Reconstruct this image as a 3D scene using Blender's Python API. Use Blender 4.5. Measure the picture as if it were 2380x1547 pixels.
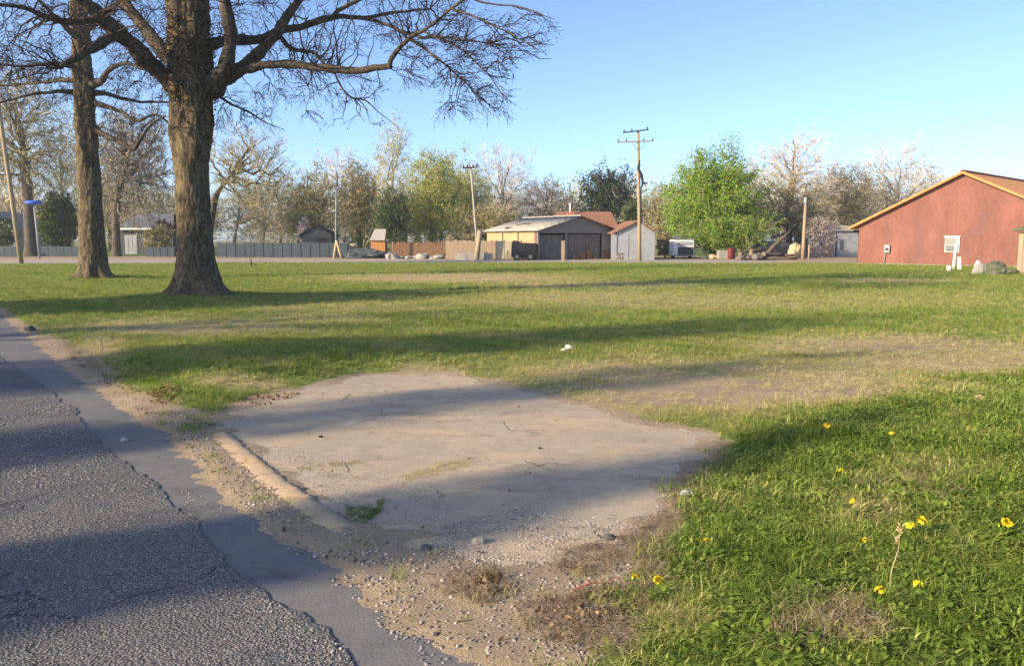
import bpy, bmesh, math, random
import numpy as np
from mathutils import Vector, noise, kdtree

for o in list(bpy.data.objects):
    bpy.data.objects.remove(o)
scene = bpy.context.scene
COL = scene.collection
R = math.radians

# ------------------------------------------------------------------ camera
F_PX, CX, CY, HZ, CAM_H = 1868.0, 1190.0, 773.5, 556.0, 1.6
PITCH = math.atan((CY - HZ) / F_PX)
cam_d = bpy.data.cameras.new('camera')
cam = bpy.data.objects.new('camera', cam_d)
COL.objects.link(cam)
cam.location = (0, 0, CAM_H)
cam.rotation_euler = (math.pi / 2 - PITCH, 0, 0)
cam_d.sensor_fit = 'HORIZONTAL'
cam_d.angle = 2 * math.atan(CX / F_PX)
cam_d.clip_start, cam_d.clip_end = 0.05, 3000
scene.camera = cam

# ------------------------------------------------------------------ sky, sun, exposure
SUN_AZ = R(29)          # light travels towards +x and, a little, +y
SUN_EL = R(21)
travel = Vector((math.cos(SUN_AZ) * math.cos(SUN_EL), math.sin(SUN_AZ) * math.cos(SUN_EL), -math.sin(SUN_EL)))
world = bpy.data.worlds.new('World')
scene.world = world
world.use_nodes = True
wn = world.node_tree
for n in list(wn.nodes):
    wn.nodes.remove(n)
sky = wn.nodes.new('ShaderNodeTexSky')
sky.sky_type = 'NISHITA'
sky.sun_disc = False
to_sun = -travel
sky.sun_rotation = math.atan2(to_sun.x, to_sun.y)
sky.air_density, sky.dust_density, sky.ozone_density = 0.6, 1.0, 2.6
sky.sun_elevation = SUN_EL
bg = wn.nodes.new('ShaderNodeBackground')
bg.inputs['Strength'].default_value = 0.15
wo = wn.nodes.new('ShaderNodeOutputWorld')
wn.links.new(sky.outputs[0], bg.inputs['Color'])
wn.links.new(bg.outputs[0], wo.inputs['Surface'])
sun_d = bpy.data.lights.new('sun', 'SUN')
sun_d.energy = 5.0
sun_d.angle = R(0.8)
sun_d.color = (1.0, 0.80, 0.53)
sun = bpy.data.objects.new('sun', sun_d)
COL.objects.link(sun)
sun.rotation_euler = travel.to_track_quat('-Z', 'Y').to_euler()
scene.view_settings.view_transform = 'Standard'
scene.view_settings.look = 'None'
scene.view_settings.exposure = 1.05
scene.view_settings.gamma = 1.0
scene.view_settings.use_curve_mapping = False
scene.cycles.max_bounces = 6
scene.cycles.volume_bounces = 0
scene.cycles.diffuse_bounces = 3
scene.cycles.glossy_bounces = 2
scene.cycles.transmission_bounces = 4
scene.cycles.transparent_max_bounces = 6
scene.cycles.use_denoising = True
scene.cycles.sample_clamp_indirect = 4

# ------------------------------------------------------------------ layout helpers (photo measured at 2380 x 1547)
SP, CP = math.sin(PITCH), math.cos(PITCH)
def ray(u, v):
    xc, yc = (u - CX) / F_PX, -(v - CY) / F_PX
    return Vector((xc, CP + yc * SP, -SP + yc * CP))
def gp(u, v, z=0.0):
    d = ray(u, v); t = (z - CAM_H) / d.z
    return Vector((d.x * t, d.y * t, z))
def at(u, v, Y):
    d = ray(u, v); t = Y / d.y
    return Vector((d.x * t, Y, CAM_H + d.z * t))
def ux(u, Y):
    return at(u, HZ, Y).x
def uv_of(x, y, z=0.0):
    """measured picture position of world points (arrays)"""
    dz = z - CAM_H
    depth = np.maximum(y * CP - dz * SP, 0.05)
    return CX + F_PX * x / depth, CY - F_PX * (y * SP + dz * CP) / depth

# ------------------------------------------------------------------ tagging
def tag(o, label=None, cat=None, group=None, kind=None):
    if label: o['label'] = label
    if cat: o['category'] = cat
    if group: o['group'] = group
    if kind: o['kind'] = kind
    return o
def empty(name, loc, label, cat, group=None, rz=0.0):
    o = bpy.data.objects.new(name, None)
    o.empty_display_size = 0.2
    o.location = loc
    o.rotation_euler = (0, 0, rz)
    COL.objects.link(o)
    return tag(o, label, cat, group)
def link_mesh(name, me, parent=None):
    o = bpy.data.objects.new(name, me)
    COL.objects.link(o)
    if parent: o.parent = parent
    return o
def copy_tree(o, parent=None):
    c = o.copy(); COL.objects.link(c); c.parent = parent
    for ch in list(o.children):
        copy_tree(ch, c)
    return c

# ------------------------------------------------------------------ materials
MATS = {}
def nodes_of(name):
    m = bpy.data.materials.new(name); m.use_nodes = True
    nt = m.node_tree
    return m, nt, nt.nodes['Principled BSDF'], nt.nodes['Material Output']
def N(nt, typ, **kw):
    n = nt.nodes.new(typ)
    for k, v in kw.items():
        if k in n.inputs: n.inputs[k].default_value = v
        else: setattr(n, k, v)
    return n
def ramp(nt, fac, stops):
    r = nt.nodes.new('ShaderNodeValToRGB')
    el = r.color_ramp.elements
    while len(el) < len(stops): el.new(0.5)
    for e, (p, c) in zip(el, stops):
        e.position = p
        e.color = (*c, 1) if len(c) == 3 else c
    nt.links.new(fac, r.inputs[0])
    return r.outputs[0]
def mixc(nt, fac, a, b, mode='MIX'):
    m = nt.nodes.new('ShaderNodeMix'); m.data_type = 'RGBA'; m.blend_type = mode
    for sock, val in ((m.inputs[0], fac), (m.inputs[6], a), (m.inputs[7], b)):
        if hasattr(val, 'type') and hasattr(val, 'links'): nt.links.new(val, sock)
        elif isinstance(val, (int, float)): sock.default_value = val
        else: sock.default_value = (*val, 1)
    return m.outputs[2]
def math_(nt, op, a, b=None, clamp=False):
    m = nt.nodes.new('ShaderNodeMath'); m.operation = op; m.use_clamp = clamp
    for i, v in enumerate((a, b)):
        if v is None: continue
        if isinstance(v, (int, float)): m.inputs[i].default_value = v
        else: nt.links.new(v, m.inputs[i])
    return m.outputs[0]
def coords(nt, kind='Object', scale=(1, 1, 1), rot=(0, 0, 0)):
    tc = nt.nodes.new('ShaderNodeTexCoord'); mp = nt.nodes.new('ShaderNodeMapping')
    mp.inputs['Scale'].default_value = scale
    mp.inputs['Rotation'].default_value = rot
    nt.links.new(tc.outputs[kind], mp.inputs[0])
    return mp.outputs[0]
def noise_t(nt, vec, scale, detail=5, rough=0.6, dist=0.0):
    n = N(nt, 'ShaderNodeTexNoise', Scale=scale, Detail=detail, Roughness=rough, Distortion=dist)
    nt.links.new(vec, n.inputs['Vector'])
    return n.outputs[0]
def vor(nt, vec, scale, feature='F1', out=0):
    n = nt.nodes.new('ShaderNodeTexVoronoi'); n.feature = feature
    n.inputs['Scale'].default_value = scale
    nt.links.new(vec, n.inputs['Vector'])
    return n.outputs[out]
def bump(nt, bsdf, h, strength=0.5, dist=0.02):
    b = N(nt, 'ShaderNodeBump', Strength=strength, Distance=dist)
    nt.links.new(h, b.inputs['Height'])
    nt.links.new(b.outputs[0], bsdf.inputs['Normal'])
def mat_plain(name, col, rough=0.8, var=0.25, scale=3.0, bstr=0.25, bdist=0.01, stretch=(1, 1, 1), dirt=None, metal=0.0):
    """painted / weathered surface: base colour, large and fine mottling, light relief"""
    m, nt, b, _ = nodes_of(name)
    v = coords(nt, 'Object', stretch)
    n1 = noise_t(nt, v, scale, 6, 0.65)
    n2 = noise_t(nt, v, scale * 9, 4, 0.6)
    s = math_(nt, 'ADD', math_(nt, 'MULTIPLY', n1, 0.7), math_(nt, 'MULTIPLY', n2, 0.3))
    lo = tuple(c * (1 - var) for c in col); hi = tuple(min(1, c * (1 + var)) for c in col)
    c = ramp(nt, s, [(0.3, lo), (0.7, hi)])
    if dirt:
        n3 = noise_t(nt, v, scale * 0.6, 7, 0.7, 0.4)
        c = mixc(nt, ramp(nt, n3, [(0.5, (0, 0, 0)), (0.72, (0.75, 0.75, 0.75))]), c, dirt)
    nt.links.new(c, b.inputs['Base Color'])
    b.inputs['Roughness'].default_value = rough
    b.inputs['Metallic'].default_value = metal
    if 'Specular IOR Level' in b.inputs: b.inputs['Specular IOR Level'].default_value = 0.25
    bump(nt, b, n2, bstr, bdist)
    MATS[name] = m
    return m
def mat_leaf(name, cols, trans=0.35, rough=0.6, inst=None):
    """leaf: each loose piece takes its own tint; some light passes through"""
    m, nt, b, out = nodes_of(name)
    g = nt.nodes.new('ShaderNodeNewGeometry')
    c = ramp(nt, g.outputs['Random Per Island'], [(i / max(1, len(cols) - 1), k) for i, k in enumerate(cols)])
    nt.links.new(c, b.inputs['Base Color'])
    b.inputs['Roughness'].default_value = rough
    b.inputs['Specular IOR Level'].default_value = 0.15
    t = nt.nodes.new('ShaderNodeBsdfTranslucent')
    nt.links.new(c, t.inputs[0])
    mx = nt.nodes.new('ShaderNodeMixShader'); mx.inputs[0].default_value = trans
    nt.links.new(b.outputs[0], mx.inputs[1]); nt.links.new(t.outputs[0], mx.inputs[2])
    nt.links.new(mx.outputs[0], out.inputs[0])
    MATS[name] = m
    return m
def mat_twig(name, cols, rough=0.85):
    m, nt, b, out = nodes_of(name)
    g = nt.nodes.new('ShaderNodeNewGeometry')
    c = ramp(nt, g.outputs['Random Per Island'], [(i / max(1, len(cols) - 1), k) for i, k in enumerate(cols)])
    nt.links.new(c, b.inputs['Base Color'])
    b.inputs['Roughness'].default_value = rough
    b.inputs['Specular IOR Level'].default_value = 0.1
    MATS[name] = m
    return m
def mat_bark(name, dark, mid, light, scale=1.0, bstr=1.0, bdist=0.03, moss=None):
    m, nt, b, _ = nodes_of(name)
    v = coords(nt, 'Object', (1, 1, 0.28))
    n1 = noise_t(nt, v, 9 * scale, 8, 0.7, 0.6)
    vv = nt.nodes.new('ShaderNodeVectorMath'); vv.operation = 'MULTIPLY_ADD'
    nn = N(nt, 'ShaderNodeTexNoise', Scale=7.0 * scale, Detail=5.0); nt.links.new(v, nn.inputs['Vector']); nt.links.new(nn.outputs['Color'], vv.inputs[0])
    vv.inputs[1].default_value = (0.16, 0.16, 0.16); nt.links.new(v, vv.inputs[2])
    vr = vor(nt, vv.outputs[0], 13 * scale, 'DISTANCE_TO_EDGE')
    v2 = coords(nt, 'Object')
    n2 = noise_t(nt, v2, 1.3 * scale, 5, 0.6, 0.3)
    n3 = noise_t(nt, v2, 30 * scale, 4, 0.7)
    h = math_(nt, 'ADD', math_(nt, 'MULTIPLY', n1, 1.0), math_(nt, 'MULTIPLY', math_(nt, 'MINIMUM', vr, 0.12), 0.9))
    c = ramp(nt, h, [(0.40, dark), (0.56, mid), (0.74, light)])
    c = mixc(nt, ramp(nt, n2, [(0.45, (0, 0, 0)), (0.70, (0.45, 0.45, 0.45))]), c, light)
    n5 = noise_t(nt, v2, 3.4 * scale, 7, 0.7, 0.8)
    c = mixc(nt, ramp(nt, n5, [(0.52, (0, 0, 0)), (0.66, (0.6, 0.6, 0.6))]), c, dark)
    if moss:
        n4 = noise_t(nt, v2, 2.2 * scale, 6, 0.65, 0.5)
        c = mixc(nt, ramp(nt, n4, [(0.52, (0, 0, 0)), (0.7, (0.7, 0.7, 0.7))]), c, moss)
    nt.links.new(c, b.inputs['Base Color'])
    b.inputs['Roughness'].default_value = 0.9
    b.inputs['Specular IOR Level'].default_value = 0.1
    bump(nt, b, math_(nt, 'ADD', h, math_(nt, 'MULTIPLY', n3, 0.35)), bstr, bdist)
    MATS[name] = m
    return m

# ------------------------------------------------------------------ mesh building
def mesh_np(name, V, F4=None, F3=None, mats=(), mi4=None, mi3=None, smooth=False):
    V = np.asarray(V, dtype=np.float32).reshape(-1, 3)
    F4 = np.zeros((0, 4), np.int32) if F4 is None else np.asarray(F4, np.int32).reshape(-1, 4)
    F3 = np.zeros((0, 3), np.int32) if F3 is None else np.asarray(F3, np.int32).reshape(-1, 3)
    me = bpy.data.meshes.new(name)
    me.vertices.add(len(V)); me.vertices.foreach_set('co', V.ravel())
    nl = F4.size + F3.size
    me.loops.add(nl)
    me.loops.foreach_set('vertex_index', np.concatenate([F4.ravel(), F3.ravel()]).astype(np.int32))
    npoly = len(F4) + len(F3)
    me.polygons.add(npoly)
    st = np.concatenate([np.arange(len(F4)) * 4, F4.size + np.arange(len(F3)) * 3]).astype(np.int32)
    me.polygons.foreach_set('loop_start', st)
    if mi4 is not None or mi3 is not None:
        a = np.zeros(len(F4), np.int32) if mi4 is None else np.asarray(mi4, np.int32)
        b = np.zeros(len(F3), np.int32) if mi3 is None else np.asarray(mi3, np.int32)
        me.polygons.foreach_set('material_index', np.concatenate([a, b]))
    if smooth:
        me.polygons.foreach_set('use_smooth', np.ones(npoly, bool))
    for m in mats: me.materials.append(m)
    me.update(calc_edges=True)
    return me

class MB:
    """collects boxes, prisms, tubes and lathes; build() links them as one mesh object"""
    def __init__(s): s.v = []; s.f = []
    def add(s, vs, fs):
        k = len(s.v); s.v += [tuple(p) for p in vs]; s.f += [tuple(i + k for i in f) for f in fs]; return s
    def box(s, x0, x1, y0, y1, z0, z1):
        return s.add([(x0,y0,z0),(x1,y0,z0),(x1,y1,z0),(x0,y1,z0),(x0,y0,z1),(x1,y0,z1),(x1,y1,z1),(x0,y1,z1)],
                     [(0,3,2,1),(4,5,6,7),(0,1,5,4),(1,2,6,5),(2,3,7,6),(3,0,4,7)])
    def prism(s, poly, a, b, axis='y'):
        """poly: 2-D outline (x,z for axis y; y,z for axis x; x,y for axis z) extruded from a to b"""
        n = len(poly)
        def P(p, t):
            return {'y': (p[0], t, p[1]), 'x': (t, p[0], p[1]), 'z': (p[0], p[1], t)}[axis]
        vs = [P(p, a) for p in poly] + [P(p, b) for p in poly]
        fs = [tuple(range(n))[::-1], tuple(range(n, 2 * n))] + [(i, (i + 1) % n, n + (i + 1) % n, n + i) for i in range(n)]
        return s.add(vs, fs)
    def slab(s, quad, th):
        """four corners, thickened along the face normal"""
        q = [Vector(p) for p in quad]
        nrm = (q[1] - q[0]).cross(q[3] - q[0]).normalized() * th
        vs = q + [p + nrm for p in q]
        return s.add(vs, [(3,2,1,0),(4,5,6,7),(0,1,5,4),(1,2,6,5),(2,3,7,6),(3,0,4,7)])
    def tube(s, pts, radii, sides=8, cap=True):
        pts = [Vector(p) for p in pts]
        if not hasattr(radii, '__len__'): radii = [radii] * len(pts)
        k = len(s.v); prev = None
        for i, p in enumerate(pts):
            t = (pts[min(i + 1, len(pts) - 1)] - pts[max(i - 1, 0)]).normalized()
            if prev is None:
                a = Vector((0, 0, 1)) if abs(t.z) < 0.9 else Vector((1, 0, 0))
                u = t.cross(a).normalized()
            else:
                u = (prev - t * prev.dot(t)).normalized()
            prev = u; w = t.cross(u)
            for j in range(sides):
                an = 2 * math.pi * j / sides
                s.v.append(tuple(p + (u * math.cos(an) + w * math.sin(an)) * radii[i]))
        n = len(pts)
        for i in range(n - 1):
            for j in range(sides):
                a = k + i * sides + j; b = k + i * sides + (j + 1) % sides
                s.f.append((a, b, b + sides, a + sides))
        if cap:
            s.f.append(tuple(k + j for j in range(sides))[::-1])
            s.f.append(tuple(k + (n - 1) * sides + j for j in range(sides)))
        return s
    def lathe(s, prof, sides=16, c=(0, 0, 0)):
        k = len(s.v)
        for r, z in prof:
            for j in range(sides):
                an = 2 * math.pi * j / sides
                s.v.append((c[0] + r * math.cos(an), c[1] + r * math.sin(an), c[2] + z))
        for i in range(len(prof) - 1):
            for j in range(sides):
                a = k + i * sides + j; b = k + i * sides + (j + 1) % sides
                s.f.append((a, b, b + sides, a + sides))
        s.f.append(tuple(k + j for j in range(sides))[::-1])
        s.f.append(tuple(k + (len(prof) - 1) * sides + j for j in range(sides)))
        return s
    def mesh(s, name, m, smooth=False, bevel=0.0):
        me = bpy.data.meshes.new(name)
        me.from_pydata(s.v, [], s.f); me.update()
        bm = bmesh.new(); bm.from_mesh(me)
        bmesh.ops.recalc_face_normals(bm, faces=bm.faces)
        if bevel > 0:
            bmesh.ops.bevel(bm, geom=bm.edges[:], offset=bevel, segments=1, affect='EDGES', clamp_overlap=True)
        bm.to_mesh(me); bm.free()
        me.materials.append(m)
        if smooth:
            me.polygons.foreach_set('use_smooth', np.ones(len(me.polygons), bool))
        return me
    def build(s, name, m, parent=None, smooth=False, bevel=0.0):
        return link_mesh(name, s.mesh(name, m, smooth, bevel), parent)

def fbm(p, o=3):
    return noise.fractal(p, 1.0, 2.0, o)
def rock_mesh(name, m, seed, sx, sy, sz, amp=0.35, sub=2, freq=1.1):
    bm = bmesh.new(); bmesh.ops.create_icosphere(bm, subdivisions=sub, radius=1.0)
    off = Vector((seed * 7.3, seed * 3.1, seed * 1.7))
    for v in bm.verts:
        n = v.co.normalized()
        k = 1 + amp * noise.noise(n * freq + off) + amp * 0.5 * noise.noise(n * freq * 2.7 + off)
        p = n * k
        v.co = (p.x * sx, p.y * sy, max(p.z, -0.55) * sz)
    me = bpy.data.meshes.new(name); bm.to_mesh(me); bm.free()
    me.materials.append(m)
    return me
def in_poly(x, y, poly):
    x = np.asarray(x); y = np.asarray(y)
    ins = np.zeros(x.shape, bool); n = len(poly)
    for i in range(n):
        x0, y0 = poly[i]; x1, y1 = poly[(i + 1) % n]
        if y0 == y1: continue
        c = ((y0 > y) != (y1 > y)) & (x < (x1 - x0) * (y - y0) / (y1 - y0) + x0)
        ins ^= c
    return ins
def edge_dist(x, y, poly):
    x = np.asarray(x, float); y = np.asarray(y, float)
    d = np.full(x.shape, 1e9); n = len(poly)
    for i in range(n):
        ax, ay = poly[i]; bx, by = poly[(i + 1) % n]
        dx, dy = bx - ax, by - ay; L = dx * dx + dy * dy + 1e-12
        t = np.clip(((x - ax) * dx + (y - ay) * dy) / L, 0, 1)
        d = np.minimum(d, np.hypot(x - ax - t * dx, y - ay - t * dy))
    return d
def wave(x, y, s, seed=0):
    """cheap smooth 2-D noise, about -1..1"""
    rg = np.random.default_rng(seed); o = np.zeros(np.shape(x))
    for k in range(6):
        a = rg.uniform(0, 6.283); f = (1 + 0.55 * k) / s
        o += np.sin((x * math.cos(a) + y * math.sin(a)) * f * 6.283 + rg.uniform(0, 6.283)) / (1 + 0.35 * k)
    return o / 2.6

# ================================================================== GROUND
def W(pts):
    return [tuple(gp(u, v).xy) for u, v in pts]
def ragged(poly, step, amp, seed, rng_far=16.0):
    out = []; n = len(poly)
    for i in range(n):
        a = Vector(poly[i]); b = Vector(poly[(i + 1) % n])
        L = (b - a).length; near = min(a.length, b.length) < rng_far
        k = max(1, int(L / step)) if near else 1
        k = min(k, 260)
        nr = Vector((-(b - a).y, (b - a).x)).normalized()
        for j in range(k):
            p = a.lerp(b, j / k)
            if near:
                q = Vector((p.x, p.y, seed * 3.7))
                p = p + nr * amp * (noise.noise(q * 2.3) * 1.0 + noise.noise(q * 9.0) * 0.55 + noise.noise(q * 27.0) * 0.3)
            out.append((p.x, p.y))
    return out
asph_edge = W([(830,1547),(750,1470),(600,1375),(480,1262),(430,1190),(300,1085),(210,1010),(180,960),(100,895),(0,830)])
gut_edge = W([(1120,1547),(1000,1480),(900,1400),(760,1290),(640,1222),(560,1180),(480,1090),(400,1005),(310,958),(230,900),(160,850),(70,775),(0,720)])
near_a = [(7.0,-10.0),(1.6,-0.9),(0.35,1.6)]
near_g = [(7.9,-10.0),(2.3,-0.9),(0.75,1.75)]
far_a = [(-16.5,22.0),(-46,57.0)]
far_g = [(-17.0,24.2),(-45,57.6)]
ROAD = near_a + asph_edge + far_a + [(-54,51.0),(-23.5,16.0),(-9.0,0.0),(-2,-14)]
GUTTER = near_g + gut_edge + far_g + [far_a[1], far_a[0]] + [(x - 0.25, y - 0.2) for x, y in asph_edge[::-1]] + [(x - 0.25, y - 0.2) for x, y in near_a[::-1]]
DRIVE = W([(474,990),(505,1012),(545,1052),(640,1132),(822,1258),(1000,1290),(1090,1318),(1200,1335),(1320,1325),(1430,1290),(1500,1255),
           (1545,1215),(1580,1130),(1640,1078),(1685,1032),(1640,1008),(1530,990),(1420,957),(1280,920),(1150,890),(1040,868),(860,870),(700,902),(560,942)])
STREET = [(-140,54.2),(14,54.6),(20,56.5),(20,63.2),(-140,64.5)]
ROADr = ragged(ROAD, 0.03, 0.06, 1)
GUTTERr = ragged(GUTTER, 0.06, 0.03, 2)
DRIVEr = ragged(DRIVE, 0.03, 0.085, 3)
HARD = [ROADr, GUTTERr, DRIVEr]

BARE_POLYS = [W([(300,945),(480,985),(822,1258),(1000,1280),(1150,1310),(1260,1315),(1420,1270),(1530,1180),(1575,1240),(1440,1420),(1480,1480),(1400,1600),(1050,1600),(560,1180),(400,1005)]),
              W([(40,752),(120,780),(200,820),(262,862),(300,905),(470,965),(480,990),(300,965),(150,850)])]
LOT_POLY = [(6,55),(12,52.5),(24,52.5),(60,50),(70,75),(-140,75),(-140,64)]
def bare_mask(x, y):
    m = np.zeros(np.shape(x))
    for P in BARE_POLYS:
        sd = np.where(in_poly(x, y, P), 1, -1) * edge_dist(x, y, P)
        m = np.maximum(m, np.clip(0.5 + (sd + 0.10 * wave(x, y, 0.5, 5)) / 0.22, 0, 1))
    e = np.where(in_poly(x, y, DRIVE), 1, -1) * edge_dist(x, y, DRIVE)
    m = np.maximum(m, np.clip(1.0 + (e - 0.02 + 0.10 * wave(x, y, 0.6, 73)) / 0.16, 0, 1))
    e = np.where(in_poly(x, y, GUTTER), 1, -1) * edge_dist(x, y, GUTTER)
    m = np.maximum(m, np.clip(1.0 + (e + 0.10 * wave(x, y, 0.6, 74)) / 0.25, 0, 1))
    u, v = uv_of(x, y)
    for cu, cv, ru, rv, s in ((1620,920,330,46,1.0),(1900,935,260,26,.8),(2080,812,260,18,.75),(1080,648,260,8,.6)):
        q = ((u - cu) / ru) ** 2 + ((v - cv) / rv) ** 2
        pt = np.clip(s * np.exp(-0.8 * q ** 1.5) * 1.25 + 0.55 * wave(x, y, 0.7, 75) + 0.35 * wave(x, y, 0.2, 76) - 0.5, 0, 0.9)
        m = np.maximum(m, np.where((y > 1) & (q < 4), pt, 0))
    sd = np.where(in_poly(x, y, LOT_POLY), 1, -1) * edge_dist(x, y, LOT_POLY)
    return np.maximum(m, np.clip(0.5 + (sd + 0.5 * wave(x, y, 3, 8)) / 1.4, 0, 1))
DRY = [(1740,915,520,62,1.0),(1480,880,330,40,.8),(2000,860,420,40,.7),(1750,700,700,26,.36),(1100,700,420,20,.32),(2050,805,330,26,.85),(1560,905,330,40,.9),(1050,648,300,12,.95),(1400,664,260,10,.7),(430,765,280,22,.8),(1500,702,520,22,.55),
       (230,820,60,40,.8),(1000,868,110,14,.6),(2080,655,160,5,.8),(2250,840,220,34,.85),(1320,690,260,14,.6),(700,745,200,18,.5),(2000,1240,110,40,.45),
       (2150,1150,200,40,.4),(1950,1480,160,60,.5),(1560,1450,120,90,.55),(800,720,260,16,.45),(1900,950,220,24,.8),(560,905,110,14,.6),(650,935,90,12,.6)]
def dry_mask(x, y):
    u, v = uv_of(x, y)
    m = np.zeros(np.shape(x))
    for cu, cv, ru, rv, s in DRY:
        q = ((u - cu) / ru) ** 2 + ((v - cv) / rv) ** 2
        m = np.maximum(m, s * np.exp(-0.9 * q ** 1.6))
    w = 0.55 * wave(x, y, 1.6, 11) + 0.45 * wave(x, y, 0.42, 12)
    m = m + 0.34 * w * (0.3 + m) + 0.13 * np.maximum(0, wave(x, y, 6.0, 13))
    return np.clip(np.where(y < 1.5, 0.15, m), 0, 1)
def height(x, y):
    far = np.exp(-np.maximum(y, 0) / 22.0)
    z = 0.018 + 0.012 * wave(x, y, 1.1, 21) * far + 0.03 * wave(x, y, 7, 22) * far
    z = z + 0.20 * np.exp(-(((x - 4.0) / 2.4) ** 2 + ((y - 5.2) / 2.6) ** 2))
    z = z + 0.13 * np.exp(-(((x + 3.0) / 2.2) ** 2 + ((y - 10.0) / 2.0) ** 2))
    for cx, cy, a, s in ((-8.46,21.6,.16,1.6),(-16.6,32.0,.14,1.6)):
        z = z + a * np.exp(-(((x - cx) ** 2 + (y - cy) ** 2) / s ** 2))
    return z
def ground_z(x, y):
    x = np.asarray(x, float); y = np.asarray(y, float)
    z = height(x, y)
    dmin = np.full(x.shape, 9.0)
    inside = np.zeros(x.shape, bool)
    for P, Q in ((ROAD, ROADr), (GUTTER, GUTTERr), (DRIVE, DRIVEr)):
        dmin = np.minimum(dmin, edge_dist(x, y, P)); inside |= in_poly(x, y, P)
    z = np.where(inside, -0.07, 0.018 + (z - 0.018) * np.clip(dmin / 0.9, 0, 1) + 0.01 * np.clip(dmin / 0.3, 0, 1))
    # soil washed over the rims of slab and gutter
    near = (np.abs(x) < 16) & (y < 22) & (y > -2)
    if near.any():
        xn, yn = x[near], y[near]; zz = z[near]
        for P, lvl, w0, w1 in ((DRIVE, 0.016, -0.06, 0.16), (GUTTER, 0.004, -0.12, 0.08)):
            e = np.where(in_poly(xn, yn, P), 1, -1) * edge_dist(xn, yn, P)
            w = w0 + w1 * wave(xn, yn, 0.9, 71) + 0.05 * wave(xn, yn, 0.30, 72)
            lay = np.minimum(lvl + 0.010, lvl + 0.009 - 0.05 * (e - w))
            ok = (e > 0) & ~in_poly(xn, yn, ROAD) & (~in_poly(xn, yn, GUTTER) if P is DRIVE else ~in_poly(xn, yn, DRIVE))
            zz = np.where(ok, np.maximum(zz, lay), zz)
        z = z.copy(); z[near] = zz
    st = in_poly(x, y, STREET)
    return np.where(st, -0.05, z)

def gz1(x, y):
    return float(ground_z(np.array([x]), np.array([y]))[0])

# --- ground material
def mat_ground():
    m, nt, b, _ = nodes_of('ground_soil_and_turf')
    v = coords(nt, 'Object')
    ad = N(nt, 'ShaderNodeAttribute', attribute_name='dry'); ab = N(nt, 'ShaderNodeAttribute', attribute_name='bare')
    n1 = noise_t(nt, v, 1.4, 6, 0.65, 0.3); n2 = noise_t(nt, v, 14, 6, 0.7); n3 = noise_t(nt, v, 90, 4, 0.7)
    green = ramp(nt, n2, [(0.3, (0.08, 0.115, 0.03)), (0.55, (0.17, 0.22, 0.055)), (0.8, (0.33, 0.30, 0.13))])
    straw = ramp(nt, n2, [(0.25, (0.20, 0.15, 0.075)), (0.55, (0.40, 0.31, 0.17)), (0.8, (0.52, 0.42, 0.25))])
    soil = ramp(nt, n3, [(0.3, (0.20, 0.155, 0.11)), (0.6, (0.34, 0.265, 0.185)), (0.8, (0.47, 0.375, 0.265))])
    soil2 = mixc(nt, ramp(nt, n1, [(0.42, (0, 0, 0)), (0.62, (1, 1, 1))]), soil, (0.36, 0.28, 0.19))
    fd = math_(nt, 'ADD', ad.outputs['Fac'], math_(nt, 'MULTIPLY', math_(nt, 'SUBTRACT', n1, 0.5), 0.5), clamp=True)
    c = mixc(nt, fd, green, straw)
    fb = math_(nt, 'ADD', ab.outputs['Fac'], math_(nt, 'MULTIPLY', math_(nt, 'SUBTRACT', n2, 0.5), 0.35), clamp=True)
    fb2 = ramp(nt, fb, [(0.35, (0, 0, 0)), (0.6, (1, 1, 1))])
    c = mixc(nt, fb2, c, soil2)
    nt.links.new(c, b.inputs['Base Color'])
    b.inputs['Roughness'].default_value = 0.95; b.inputs['Specular IOR Level'].default_value = 0.1
    bump(nt, b, math_(nt, 'ADD', n2, math_(nt, 'MULTIPLY', n3, 0.6)), 0.9, 0.02)
    return m
def build_ground():
    t = np.linspace(-1, 1, 521); xs = 620 * np.sinh(7.2 * t) / np.sinh(7.2)
    a = 6.9; t0 = -np.arcsinh(45 * np.sinh(a) / 895) / a
    ys = 5 + 895 * np.sinh(a * np.linspace(t0, 1, 480)) / np.sinh(a)
    X, Y = np.meshgrid(xs, ys); x = X.ravel(); y = Y.ravel()
    z = ground_z(x, y)
    nx, ny = len(xs), len(ys)
    i = np.arange((nx - 1) * (ny - 1)); r = i // (nx - 1); c = i % (nx - 1); k = r * nx + c
    F = np.stack([k, k + 1, k + 1 + nx, k + nx], 1)
    me = mesh_np('ground', np.stack([x, y, z], 1), F, mats=[mat_ground()], smooth=True)
    for nm, arr in (('dry', dry_mask(x, y)), ('bare', bare_mask(x, y))):
        at_ = me.attributes.new(nm, 'FLOAT', 'POINT'); at_.data.foreach_set('value', arr.astype(np.float32))
    o = link_mesh('ground', me)
    return tag(o, 'lawn and bare soil of the vacant lot reaching to the far trees', 'ground', kind='structure')
build_ground()

def sheet(name, poly, z, m, label, cat, skirt=0.1):
    bm = bmesh.new()
    vs = [bm.verts.new((x, y, z)) for x, y in poly]
    f = bm.faces.new(vs)
    if f.calc_area() and f.normal.z < 0: f.normal_flip()
    e = bmesh.ops.extrude_face_region(bm, geom=[f])
    low = [g for g in e['geom'] if isinstance(g, bmesh.types.BMVert)]
    # top stays at z, the extruded copy goes down
    for v in low: v.co.z = z - skirt
    bmesh.ops.triangulate(bm, faces=[g for g in bm.faces if len(g.verts) > 4])
    bmesh.ops.recalc_face_normals(bm, faces=bm.faces)
    me = bpy.data.meshes.new(name); bm.to_mesh(me); bm.free(); me.materials.append(m)
    return tag(link_mesh(name, me), label, cat, kind='structure')

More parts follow.
